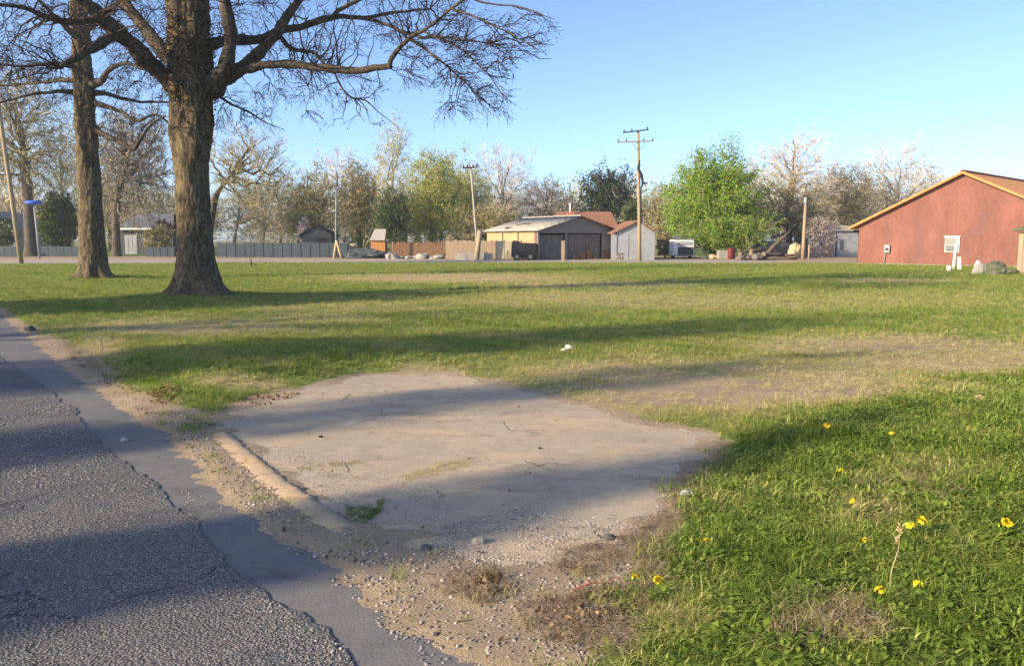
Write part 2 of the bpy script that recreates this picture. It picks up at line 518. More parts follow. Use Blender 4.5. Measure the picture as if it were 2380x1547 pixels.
def mat_asphalt():
    m, nt, b, _ = nodes_of('worn_asphalt')
    v = coords(nt, 'Object')
    n0 = noise_t(nt, v, 0.8, 5, 0.6); n1 = noise_t(nt, v, 35, 5, 0.7)
    vd = vor(nt, v, 75); vc = N(nt, 'ShaderNodeTexVoronoi', Scale=75.0); nt.links.new(v, vc.inputs['Vector'])
    vd2 = vor(nt, v, 150)
    stone = ramp(nt, vd, [(0.0, (1, 1, 1)), (0.55, (0.15, 0.15, 0.15)), (0.8, (0, 0, 0))])
    tone = ramp(nt, vc.outputs['Color'], [(0.15, (0.13, 0.135, 0.145)), (0.5, (0.25, 0.25, 0.25)), (0.9, (0.42, 0.40, 0.38))])
    c = mixc(nt, stone, (0.06, 0.062, 0.068), tone)
    c = mixc(nt, ramp(nt, n0, [(0.4, (0, 0, 0)), (0.7, (0.45, 0.45, 0.45))]), c, (0.19, 0.165, 0.14))
    # patched wheel tracks and wandering cracks
    vt = coords(nt, 'Object', (0.5, 2.2, 1), (0, 0, R(-125)))
    nw = noise_t(nt, vt, 0.55, 6, 0.6, 0.4)
    c = mixc(nt, ramp(nt, nw, [(0.42, (0, 0, 0)), (0.62, (0.55, 0.55, 0.55))]), c, (0.085, 0.087, 0.092))
    va = nt.nodes.new('ShaderNodeVectorMath'); va.operation = 'MULTIPLY_ADD'
    nn = N(nt, 'ShaderNodeTexNoise', Scale=2.2, Detail=7.0); nt.links.new(v, nn.inputs['Vector']); nt.links.new(nn.outputs['Color'], va.inputs[0])
    va.inputs[1].default_value = (0.8, 0.8, 0.8); nt.links.new(v, va.inputs[2])
    ck = ramp(nt, vor(nt, va.outputs[0], 0.62, 'DISTANCE_TO_EDGE'), [(0.0, (1, 1, 1)), (0.010, (0, 0, 0))])
    c = mixc(nt, ck, c, (0.03, 0.03, 0.032))
    nt.links.new(c, b.inputs['Base Color'])
    b.inputs['Roughness'].default_value = 0.85; b.inputs['Specular IOR Level'].default_value = 0.3
    h = math_(nt, 'SUBTRACT', math_(nt, 'MULTIPLY', n1, 0.5), math_(nt, 'ADD', vd, math_(nt, 'MULTIPLY', vd2, 0.3)))
    bump(nt, b, h, 0.8, 0.010)
    return m
def mat_concrete(name, lo, mid, hi, stain, crack=True, fine=70, bstr=0.5):
    m, nt, b, _ = nodes_of(name)
    v = coords(nt, 'Object')
    n0 = noise_t(nt, v, 0.9, 6, 0.62, 0.3); n1 = noise_t(nt, v, 6, 7, 0.7); n2 = noise_t(nt, v, fine, 4, 0.7)
    c = ramp(nt, math_(nt, 'ADD', math_(nt, 'MULTIPLY', n1, 0.55), math_(nt, 'MULTIPLY', n2, 0.45)), [(0.3, lo), (0.5, mid), (0.72, hi)])
    c = mixc(nt, ramp(nt, n0, [(0.45, (0, 0, 0)), (0.7, (0.65, 0.65, 0.65))]), c, stain)
    vs = coords(nt, 'Object', (0.55, 1.6, 1), (0, 0, R(-25)))
    n4 = noise_t(nt, vs, 1.3, 8, 0.72, 0.5); n5 = noise_t(nt, vs, 2.6, 8, 0.75, 0.8)
    c = mixc(nt, ramp(nt, n4, [(0.50, (0, 0, 0)), (0.66, (0.7, 0.7, 0.7))]), c, tuple(min(1, k * f) for k, f in zip(mid, (1.32, 1.18, 0.98))))
    c = mixc(nt, ramp(nt, n5, [(0.54, (0, 0, 0)), (0.68, (0.75, 0.75, 0.75))]), c, tuple(k * 0.55 for k in mid))
    h = n2
    if crack:
        vv = nt.nodes.new('ShaderNodeVectorMath'); vv.operation = 'ADD'
        nn = N(nt, 'ShaderNodeTexNoise', Scale=3.0, Detail=6.0); nt.links.new(v, nn.inputs['Vector'])
        sc = nt.nodes.new('ShaderNodeVectorMath'); sc.operation = 'SCALE'; sc.inputs['Scale'].default_value = 0.5
        nt.links.new(nn.outputs['Color'], sc.inputs[0]); nt.links.new(v, vv.inputs[0]); nt.links.new(sc.outputs[0], vv.inputs[1])
        cr = vor(nt, vv.outputs[0], 0.9, 'DISTANCE_TO_EDGE')
        ck = ramp(nt, cr, [(0.0, (1, 1, 1)), (0.012, (0, 0, 0))])
        gate = ramp(nt, noise_t(nt, v, 0.7, 3), [(0.5, (0, 0, 0)), (0.6, (0.8, 0.8, 0.8))])
        ck = mixc(nt, 1.0, ck, gate, 'MULTIPLY')
        c = mixc(nt, ck, c, (0.05, 0.045, 0.04))
        h = math_(nt, 'SUBTRACT', n2, math_(nt, 'MULTIPLY', ck, 2.0))
    nt.links.new(c, b.inputs['Base Color'])
    b.inputs['Roughness'].default_value = 0.85; b.inputs['Specular IOR Level'].default_value = 0.25
    bump(nt, b, math_(nt, 'ADD', h, math_(nt, 'MULTIPLY', n1, 1.2)), bstr, 0.008)
    MATS[name] = m
    return m
M_ASPH = mat_asphalt()
M_GUT = mat_concrete('gutter_concrete', (0.105, 0.107, 0.112), (0.145, 0.145, 0.148), (0.19, 0.186, 0.18), (0.20, 0.18, 0.155), crack=False, bstr=0.5)
M_DRIVE = mat_concrete('driveway_concrete', (0.255, 0.21, 0.152), (0.385, 0.318, 0.235), (0.50, 0.42, 0.315), (0.30, 0.25, 0.188))
M_SAND = mat_concrete('sandy_concrete', (0.30, 0.225, 0.15), (0.42, 0.32, 0.21), (0.52, 0.41, 0.28), (0.38, 0.29, 0.19), crack=False, bstr=0.8)
M_STREET = mat_concrete('street_gravel', (0.24, 0.21, 0.19), (0.32, 0.28, 0.25), (0.40, 0.35, 0.31), (0.29, 0.26, 0.235), crack=False)
sheet('road', ROADr, 0.011, M_ASPH, 'coarse grey asphalt road with a ragged edge at lower left', 'road')
sheet('gutter', GUTTERr, 0.004, M_GUT, 'smooth blue-grey concrete gutter between asphalt and dirt', 'gutter')
sheet('driveway', DRIVEr, 0.016, M_DRIVE, 'pale worn concrete driveway apron beside the road', 'driveway')
sheet('street', STREET, 0.012, M_STREET, 'grey street running across behind the lawn', 'street')

def build_lip():
    A = W([(500,1005),(545,1048),(640,1128),(735,1195),(826,1256)])
    pts = []
    for i in range(len(A) - 1):
        a = Vector(A[i]); b = Vector(A[i + 1]); k = max(2, int((b - a).length / 0.025))
        pts += [a.lerp(b, j / k) for j in range(k)]
    pts.append(Vector(A[-1]))
    prof = [(-0.15, -0.05), (-0.12, 0.010), (-0.09, 0.016), (-0.04, 0.026), (0.02, 0.033), (0.06, 0.033), (0.080, 0.022), (0.085, -0.05)]
    V = []; n = len(pts); k = len(prof)
    for i, p in enumerate(pts):
        t = (pts[min(i + 1, n - 1)] - pts[max(0, i - 1)]).normalized(); nr = Vector((t.y, -t.x))
        for j, (o, z) in enumerate(prof):
            jit = noise.noise(Vector((p.x * 6, p.y * 6, j * 0.7))) * 0.02 + noise.noise(Vector((p.x * 25, p.y * 25, j * 1.3))) * 0.014; fade = min(1.0, i / 8.0, (n - 1 - i) / 8.0)
            q = p + nr * (-o + jit)
            V.append((q.x, q.y, (z * (0.25 + 0.75 * fade) + 0.009 * fade * (noise.noise(Vector((p.x * 11, p.y * 11, j))) + noise.noise(Vector((p.x * 37, p.y * 37, j * 2))))) if z > 0 else z))
    F = [(i * k + j, i * k + j + 1, (i + 1) * k + j + 1, (i + 1) * k + j) for i in range(n - 1) for j in range(k - 1)]
    me = mesh_np('driveway_lip', V, F, mats=[M_SAND], smooth=True)
    tag(link_mesh('driveway_lip', me), 'low sandy concrete lip between driveway and gutter', 'kerb', kind='structure')
build_lip()

# ================================================================== TREES
def unit(a):
    return a / np.maximum(np.linalg.norm(a, axis=-1, keepdims=True), 1e-9)
def tubes(P, Rr, S):
    """P (n,k,3), Rr (n,k): n tubes of S sides (S=2: flat ribbons)"""
    n, k, _ = P.shape
    T = np.empty_like(P); T[:, 1:-1] = P[:, 2:] - P[:, :-2]; T[:, 0] = P[:, 1] - P[:, 0]; T[:, -1] = P[:, -1] - P[:, -2]
    T = unit(T)
    ref = np.where(np.abs(T[:, :1, 2:3]) < 0.8, np.array([0, 0, 1.0]), np.array([1.0, 0, 0]))
    ref = np.broadcast_to(ref, P.shape)
    U = unit(np.cross(T, ref)); Wv = np.cross(T, U)
    if S == 2:
        ang = np.random.default_rng(n).uniform(0, math.pi, (n, 1, 1))
        D = U * np.cos(ang) + Wv * np.sin(ang)
        V = np.stack([P + D * Rr[..., None], P - D * Rr[..., None]], 2)
    else:
        an = np.arange(S) * 2 * math.pi / S
        V = P[:, :, None, :] + (U[:, :, None, :] * np.cos(an)[None, None, :, None] + Wv[:, :, None, :] * np.sin(an)[None, None, :, None]) * Rr[:, :, None, None]
    base = (np.arange(n) * k * S)[:, None, None] + (np.arange(k - 1) * S)[None, :, None]
    if S == 2:
        j = np.array([0]); j2 = np.array([1])
    else:
        j = np.arange(S); j2 = (j + 1) % S
    F = np.stack([base + j, base + j2, base + S + j2, base + S + j], -1).reshape(-1, 4)
    return V.reshape(-1, 3), F
def bez(A, B, rng, k, rise=0.15, jit=0.12, droop=0.0):
    n = len(A); L = np.linalg.norm(B - A, axis=1, keepdims=True)
    C = (A + B) / 2 + np.array([0, 0, 1.0]) * rise * L + rng.normal(0, jit, (n, 3)) * L
    t = np.linspace(0, 1, k)[None, :, None]
    P = (1 - t) ** 2 * A[:, None] + 2 * t * (1 - t) * C[:, None] + t ** 2 * B[:, None]
    wob = rng.normal(0, 0.035, (n, k, 3)) * L[:, None, :]; wob[:, 0] = 0
    P = P + wob * np.sin(t * math.pi)
    P[..., 2] -= droop * (t[..., 0] ** 2) * L
    return P
def attach(targets, pts, pull, center):
    """nearest parent sample to each target, looked for a little towards the crown's inside"""
    kd = kdtree.KDTree(len(pts))
    for i, p in enumerate(pts): kd.insert(p, i)
    kd.balance()
    q = targets + (center - targets) * pull
    return np.array([kd.find(p)[1] for p in q])
def leaf_quads(C, size, rng, aspect=0.55, flat=0.0):
    n = len(C)
    a = unit(rng.normal(0, 1, (n, 3))); b = rng.normal(0, 1, (n, 3))
    if flat: b = b * (1 - flat); a[:, 2] *= (1 - flat); a = unit(a)
    b = unit(np.cross(a, unit(b + 1e-6)))
    s = (size * rng.uniform(0.6, 1.35, n))[:, None]
    V = np.stack([C - a * s, C + b * s * aspect, C + a * s, C - b * s * aspect], 1).reshape(-1, 3)
    F = np.arange(4 * n).reshape(n, 4)
    return V, F
class Acc:
    def __init__(s): s.V = []; s.F = []; s.M = []; s.n = 0
    def add(s, VF, mi=0):
        V, F = VF; s.V.append(V); s.F.append(F + s.n); s.M.append(np.full(len(F), mi)); s.n += len(V)
    def link(s, name, mats, parent, smooth=True):
        me = mesh_np(name, np.concatenate(s.V), np.concatenate(s.F), mats=mats, mi4=np.concatenate(s.M), smooth=smooth)
        return link_mesh(name, me, parent)
def dirs_shell(n, rng, lump, seed, r0, r1):
    d = unit(rng.normal(0, 1, (n, 3)))
    k = np.array([1 + lump * noise.noise(Vector(x) * 2.1 + Vector((seed, seed * 2.0, 0))) + lump * 0.6 * noise.noise(Vector(x) * 5.0 + Vector((seed, 0, 3))) for x in d])
    return d * (k * rng.uniform(r0, r1, n) ** 0.6)[:, None]
def trunk_tube(path, sides, amp, freq, seed, flare=0.0, lobes=6, furrow=0.0):
    """path: (x,y,z,r) rows -> noisy trunk surface"""
    path = np.array(path, float)
    z = path[:, 2]; k = len(path)
    V = []
    for i in range(k):
        x, y, zz, r = path[i]
        h = max(0.0, zz - path[0, 2])
        for j in range(sides):
            an = 2 * math.pi * j / sides
            c, s = math.cos(an), math.sin(an)
            q = Vector((c * r * freq + seed, s * r * freq, zz * freq * 0.35))
            d = noise.noise(q) * 0.6 + noise.noise(q * 2.3) * 0.35 + abs(noise.noise(Vector((c * r * freq * 4 + seed, s * r * freq * 4, zz * freq * 0.7)))) * -0.35
            bl = min(1.0, max(0.0, (h - 3.0) / 1.5)); q2 = Vector((c * 1.6 + seed, s * 1.6, zz * 1.1))
            rr = r * (1 + amp * d * (1 + 0.8 * bl) + 0.16 * bl * noise.noise(q2) + 0.08 * bl * noise.noise(q2 * 3.1))
            if furrow:   # broken vertical ridges
                w = noise.noise(Vector((c * 2.0, s * 2.0, zz * 1.7 + seed))) * 0.5
                q3 = Vector(((c + w * s * 0.18) * r * 15, (s - w * c * 0.18) * r * 15, zz * 2.6 + seed)); rd = 1 - abs(noise.noise(q3)) * 2
                q4 = Vector((c * r * 34, s * r * 34, zz * 7.0 + seed))
                rr += furrow * r * (rd * 0.55 + noise.noise(q4) * 0.5)
            if flare:
                rr += flare * math.exp(-h / 0.28) * (0.55 + 0.45 * math.sin(lobes * an + seed + 1.7 * math.sin(an * 2 + seed)))
            V.append((x + c * rr, y + s * rr, zz))
    F = [(i * sides + j, i * sides + (j + 1) % sides, (i + 1) * sides + (j + 1) % sides, (i + 1) * sides + j) for i in range(k - 1) for j in range(sides)]
    return np.array(V), np.array(F)
def smooth_path(pts, k):
    """Catmull-Rom through rows"""
    P = np.array(pts, float); n = len(P)
    out = []
    t = np.linspace(0, n - 1, k)
    for q in t:
        i = min(int(q), n - 2); f = q - i
        p0, p1, p2, p3 = P[max(i - 1, 0)], P[i], P[i + 1], P[min(i + 2, n - 1)]
        out.append(0.5 * ((2 * p1) + (-p0 + p2) * f + (2 * p0 - 5 * p1 + 4 * p2 - p3) * f * f + (-p0 + 3 * p1 - 3 * p2 + p3) * f ** 3))
    return np.array(out)

def env_tree(name, label, base, hc, rad, m=(7, 60, 700), trunk=(0.18, None), leaves=0, leaf=0.1, mats=None, seed=1,
             lump=0.35, droop=0.0, tw=0.012, cat='tree', group=None, fork=0.35, off=(0, 0), stems=1, r_in=0.25, b2=0.03, twl=0.28, flat=0.0, leaf_in=0.0):
    """tree whose crown fills a lumpy ellipsoid: centre height hc, half-sizes rad; base (x, y)"""
    rng = np.random.default_rng(seed)
    bx, by = base; z0 = gz1(bx, by) - 0.05
    root = empty(name, (bx, by, z0), label, cat, group)
    C = np.array([off[0], off[1], hc]); rad = np.array(rad, float)
    m1, m2, m3 = m
    tr, tb = trunk; th = max(0.4, hc - rad[2] * (1 - fork))
    bark, twig, lf = mats
    A = Acc(); P0 = []
    for sidx in range(stems):
        a = rng.uniform(0, 6.28); sp = 0.0 if stems == 1 else 0.35
        top = C + np.array([math.cos(a) * sp * rad[0] * 0.7, math.sin(a) * sp * rad[1] * 0.7, rad[2] * 0.45])
        st = np.array([math.cos(a) * sp, math.sin(a) * sp, 0.0])
        mid = st * 0.6 + np.array([C[0] * 0.25 + rng.normal(0, 0.08), C[1] * 0.25, th])
        r0 = tr * (1.0 if stems == 1 else 0.6)
        pth = smooth_path([(*st, r0 * 1.25), (*(st * 0.8 + mid * 0.2 * np.array([1, 1, 1.0])), r0), (*mid, r0 * 0.85),
                           (*((mid + top) / 2 + rng.normal(0, 0.12, 3)), r0 * 0.5), (*top, r0 * 0.12)], 18)
        A.add(trunk_tube(pth, 10, 0.16, 5.0, seed + sidx, flare=r0 * 0.5))
        P0.append(pth[6:, :3])
    P0 = np.concatenate(P0)
    T1 = C + dirs_shell(m1, rng, lump, seed, 0.3, 0.75) * rad
    s1 = attach(T1, P0, 0.55, C - np.array([0, 0, rad[2] * 0.7]))
    L1 = bez(P0[s1], T1, rng, 8, 0.12, 0.10)
    rr1 = np.linspace(1, 0.3, 8)[None] * (tr * rng.uniform(0.28, 0.5, m1))[:, None]
    A.add(tubes(L1, rr1, 6))
    A.link('trunk', [bark], root)
    pool = np.concatenate([L1[:, 2:].reshape(-1, 3), P0[len(P0) // 3:]])
    B = Acc()
    T2 = C + dirs_shell(m2, rng, lump, seed, r_in, 1.0) * rad
    s2 = attach(T2, pool, 0.3, C - np.array([0, 0, rad[2] * 0.4]))
    L2 = bez(pool[s2], T2, rng, 6, 0.08, 0.12, droop * 0.5)
    B.add(tubes(L2, np.linspace(1, 0.35, 6)[None] * (b2 * rng.uniform(0.6, 1.2, m2))[:, None], 4), 0)
    pool2 = L2[:, 1:].reshape(-1, 3)
    T3 = C + dirs_shell(m3, rng, lump, seed, r_in, 1.12) * rad
    s3 = attach(T3, pool2, 0.12, C)
    A3 = pool2[s3]; dv = T3 - A3; Ln = np.linalg.norm(dv, axis=1, keepdims=True)
    mx = twl * rad.mean(); T3 = A3 + dv * np.minimum(1, mx / np.maximum(Ln, 1e-6))
    L3 = bez(A3, T3, rng, 4, 0.05, 0.16, droop)
    B.add(tubes(L3, np.linspace(1, 0.4, 4)[None] * (tw * rng.uniform(0.6, 1.3, m3))[:, None], 2), 0)
    # side twiglets
    k = m3
    i = rng.integers(0, m3, k); j = rng.integers(1, 4, k)
    A4 = L3[i, j]; T4 = A4 + rng.normal(0, 1, (k, 3)) * (0.07 * rad.mean()) + np.array([0, 0, 0.02 - droop * 0.1])
    L4 = bez(A4, T4, rng, 3, 0.05, 0.2, droop)
    B.add(tubes(L4, np.linspace(1, 0.5, 3)[None] * (tw * 0.7 * rng.uniform(0.6, 1.3, k))[:, None], 2), 0)
    if leaves:
        tips = np.concatenate([L3[:, 1:].reshape(-1, 3), L4[:, 1:].reshape(-1, 3)])
        c = tips[rng.integers(0, len(tips), leaves)] + rng.normal(0, 0.03 * rad.mean(), (leaves, 3))
        if leaf_in:
            n_in = int(leaves * leaf_in)
            c[:n_in] = C + dirs_shell(n_in, rng, lump, seed, 0.1, 0.8) * rad
        B.add(leaf_quads(c, leaf, rng, flat=flat), 1)
    B.link('crown', [twig, lf or twig], root, smooth=False)
    return root

mat_bark('bark_big', (0.022, 0.018, 0.013), (0.090, 0.072, 0.048), (0.20, 0.157, 0.098), 1.3, 1.0, 0.035)
mat_bark('bark_limb', (0.022, 0.018, 0.015), (0.065, 0.053, 0.042), (0.13, 0.11, 0.085), 1.6, 0.9, 0.02)
mat_bark('bark_far', (0.03, 0.026, 0.022), (0.075, 0.064, 0.052), (0.14, 0.12, 0.10), 0.8, 0.6, 0.03)
mat_bark('bark_pale', (0.09, 0.08, 0.065), (0.20, 0.175, 0.145), (0.32, 0.29, 0.25), 0.8, 0.6, 0.03)
mat_twig('twig_near', [(0.012, 0.010, 0.011), (0.03, 0.024, 0.023), (0.075, 0.055, 0.045)])
mat_twig('twig_dark', [(0.06, 0.052, 0.045), (0.17, 0.15, 0.13), (0.32, 0.29, 0.25)])
mat_twig('twig_pale', [(0.34, 0.30, 0.25), (0.52, 0.46, 0.40), (0.66, 0.60, 0.53)])
mat_twig('twig_olive', [(0.20, 0.17, 0.09), (0.34, 0.30, 0.17), (0.46, 0.40, 0.27)])
mat_leaf('leaf_bright', [(0.08, 0.17, 0.012), (0.19, 0.34, 0.022), (0.33, 0.48, 0.045)], 0.4)
mat_leaf('leaf_spring', [(0.24, 0.28, 0.04), (0.38, 0.42, 0.07), (0.52, 0.52, 0.15)], 0.4)
mat_leaf('leaf_olive', [(0.14, 0.135, 0.05), (0.25, 0.23, 0.09), (0.38, 0.33, 0.17)], 0.3)
mat_leaf('leaf_tan', [(0.28, 0.23, 0.13), (0.42, 0.35, 0.21), (0.52, 0.46, 0.30)], 0.3)
mat_leaf('leaf_dark', [(0.010, 0.022, 0.010), (0.022, 0.045, 0.016), (0.05, 0.08, 0.03)], 0.12)
mat_leaf('leaf_deep', [(0.03, 0.06, 0.015), (0.06, 0.10, 0.022), (0.10, 0.15, 0.03)], 0.25)
mat_leaf('leaf_blossom', [(0.42, 0.33, 0.34), (0.58, 0.48, 0.48), (0.72, 0.66, 0.64)], 0.35)
mat_leaf('leaf_rust', [(0.14, 0.055, 0.03), (0.24, 0.10, 0.05), (0.33, 0.17, 0.09)], 0.3)
mat_leaf('leaf_dead', [(0.08, 0.055, 0.03), (0.17, 0.12, 0.065), (0.27, 0.20, 0.11)], 0.2)
mat_leaf('bud_dark', [(0.012, 0.010, 0.011), (0.025, 0.018, 0.018), (0.06, 0.035, 0.03)], 0.15)

# ------------------------------------------------------------------ the two big lawn trees (limbs traced)
def limb_path(pts, Y, k=None):
    """(u, v, dY, width px) rows -> x,y,z,r"""
    out = []
    for u, v, dy, w in pts:
        p = at(u, v, Y + dy)
        out.append((p.x, p.y, p.z, 0.44 * w * (Y + dy) / F_PX))
    return smooth_path(out, k or 6 * len(pts))
def limb_mesh(paths, sides=12, amp=0.13, freq=7.0, seed=1):
    A = Acc()
    for q, pth in enumerate(paths):
        P = pth[None, :, :3].copy(); Rr = pth[None, :, 3].copy()
        for i in range(P.shape[1]):
            v = Vector(P[0, i]) * 1.7
            Rr[0, i] *= 0.95 + 0.22 * noise.noise(v * 1.6 + Vector((q, seed, 0)))
            P[0, i] += np.array([noise.noise(v * 1.3 + Vector((q, 0, 0))), noise.noise(v * 1.3 + Vector((0, q, 5))), noise.noise(v * 1.3 + Vector((0, 3, q)))]) * 0.05
        V, F = tubes(P, Rr, sides)
        cen = np.repeat(P[0], sides, 0)
        for i in range(len(V)):
            v = Vector(V[i])
            V[i] = cen[i] + (V[i] - cen[i]) * (1 + amp * 1.6 * noise.noise(v * freq) + amp * noise.noise(v * freq * 2.4))
        A.add((V, F))
    return A
def big_tree(name, label, base_uv, Y, trunk_rows, limbs, regions, seed, sides=110, flare=0.45, bud=0.022, tw=0.005, extra_up=None, growth=None):
    rng = np.random.default_rng(seed)
    b = at(*base_uv, Y); b.z = gz1(b.x, b.y) - 0.08
    root = empty(name, b, label, 'tree')
    inv = np.array([b.x, b.y, b.z])
    rows = [(at(u, v, Y).x, Y, at(u, v, Y).z, 0.435 * w * Y / F_PX) for u, v, w in trunk_rows]
    pth = smooth_path(rows, 300)
    pth[:, :3] -= inv; pth[:, 2] -= pth[0, 2]
    A = Acc(); A.add(trunk_tube(pth, sides, 0.11, 3.4, seed, flare, 5, furrow=0.05))
    A.link('trunk', [MATS['bark_big']], root)
    allp = []
    for row in limbs:
        p = limb_path(row, Y); p[:, :3] -= inv
        limb_mesh([p], 12, seed=seed).link('limb', [MATS['bark_limb']], root)
        allp.append(p)
    pool = [p[:, :3] for p in allp]; poolr = [p[:, 3] for p in allp]
    pool = np.concatenate(pool); poolr = np.concatenate(poolr)
    B = Acc(); P2 = []
    def grow(targets, pool, k, r0, r1, S, pull, cen, rise, jit, droop, maxlen):
        idx = attach(targets, pool, pull, cen)
        a = pool[idx]; d = targets - a; L = np.linalg.norm(d, axis=1, keepdims=True)
        t = a + d * np.minimum(1, maxlen / np.maximum(L, 1e-6))
        LL = bez(a, t, rng, k, rise, jit, droop)
        Ln = np.minimum(L[:, 0], maxlen)
        rr = np.linspace(1, r1, k)[None] * (r0 * (0.5 + 0.5 * Ln / maxlen) * rng.uniform(0.7, 1.25, len(t)))[:, None]
        B.add(tubes(LL, rr, S), 0)
        return LL
    T2 = []; T3 = []
    for (u0, v0, u1, v1, dy0, dy1, n2, n3) in regions:
        for T, n in ((T2, n2), (T3, n3)):
            uu = rng.uniform(u0, u1, n); vv = rng.uniform(v0, v1, n); dd = rng.uniform(dy0, dy1, n)
            T += [np.array(at(a, c, Y + d)) - inv for a, c, d in zip(uu, vv, dd)]
    T2 = np.array(T2); T3 = np.array(T3)
    cen = np.array([0, 0, 6.0])
    L2 = grow(T2, pool, 7, 0.023, 0.35, 5, 0.05, cen, 0.06, 0.12, 0.06, 2.6)
    pool2 = np.concatenate([L2[:, 1:].reshape(-1, 3), pool])
    L3 = grow(T3, pool2, 5, 0.009, 0.45, 3, 0.03, cen, 0.0, 0.15, 0.10, 1.1)
    n4 = int(len(T3) * 2.3)
    i = rng.integers(0, len(L3), n4); j = rng.integers(1, 5, n4)
    a4 = L3[i, j]
    tg = unit(L3[i, np.minimum(j + 1, 4)] - L3[i, j - 1]); dd = unit(tg + rng.normal(0, 0.55, (n4, 3)) + np.array([0, 0, -0.15]))
    L4 = bez(a4, a4 + dd * rng.uniform(0.10, 0.36, n4)[:, None], rng, 4, 0.0, 0.12, 0.15)
    B.add(tubes(L4, np.linspace(1, 0.6, 4)[None] * (tw * rng.uniform(0.7, 1.3, n4))[:, None], 3), 0)
    tips = np.concatenate([L4[:, 2:].reshape(-1, 3), L3[:, 2:].reshape(-1, 3)])
    nb = int(len(tips) * 0.28)
    c = tips[rng.integers(0, len(tips), nb)] + rng.normal(0, 0.015, (nb, 3))
    B.add(leaf_quads(c, bud, rng, 0.6), 1)
    B.link('crown', [MATS['twig_near'], MATS['bud_dark']], root, smooth=False)
    if growth:
        G = Acc(); cs = []; tc = []
        for (u0, v0, u1, v1, n) in growth:
            for _ in range(n):
                v = rng.uniform(v0, v1); i = int(np.argmin(abs(pth[:, 2] - (at(rng.uniform(u0, u1), v, Y).z - b.z))))
                an = rng.uniform(0, 6.28); r = pth[i, 3] * rng.uniform(0.98, 1.18)
                p = np.array([pth[i, 0] + math.cos(an) * r, pth[i, 1] + math.sin(an) * r, pth[i, 2]])
                cs.append(p)
                tc.append([p - np.array([math.cos(an), math.sin(an), 0]) * 0.05, p + rng.normal(0, 0.04, 3), p + rng.normal(0, 0.06, 3) + np.array([math.cos(an), math.sin(an), -0.2]) * 0.05])
        G.add(leaf_quads(np.array(cs), 0.045, rng, 0.6), 0)
        tc = np.array(tc); G.add(tubes(tc, np.full(tc.shape[:2], 0.008), 3), 1)
        g = G.link('clinging_growth', [MATS['leaf_dead'], MATS['twig_near']], root, smooth=False)
        g['kind'] = 'stuff'; g['label'] = 'brown dead leaves and stems clinging to the upper trunk'
    return root

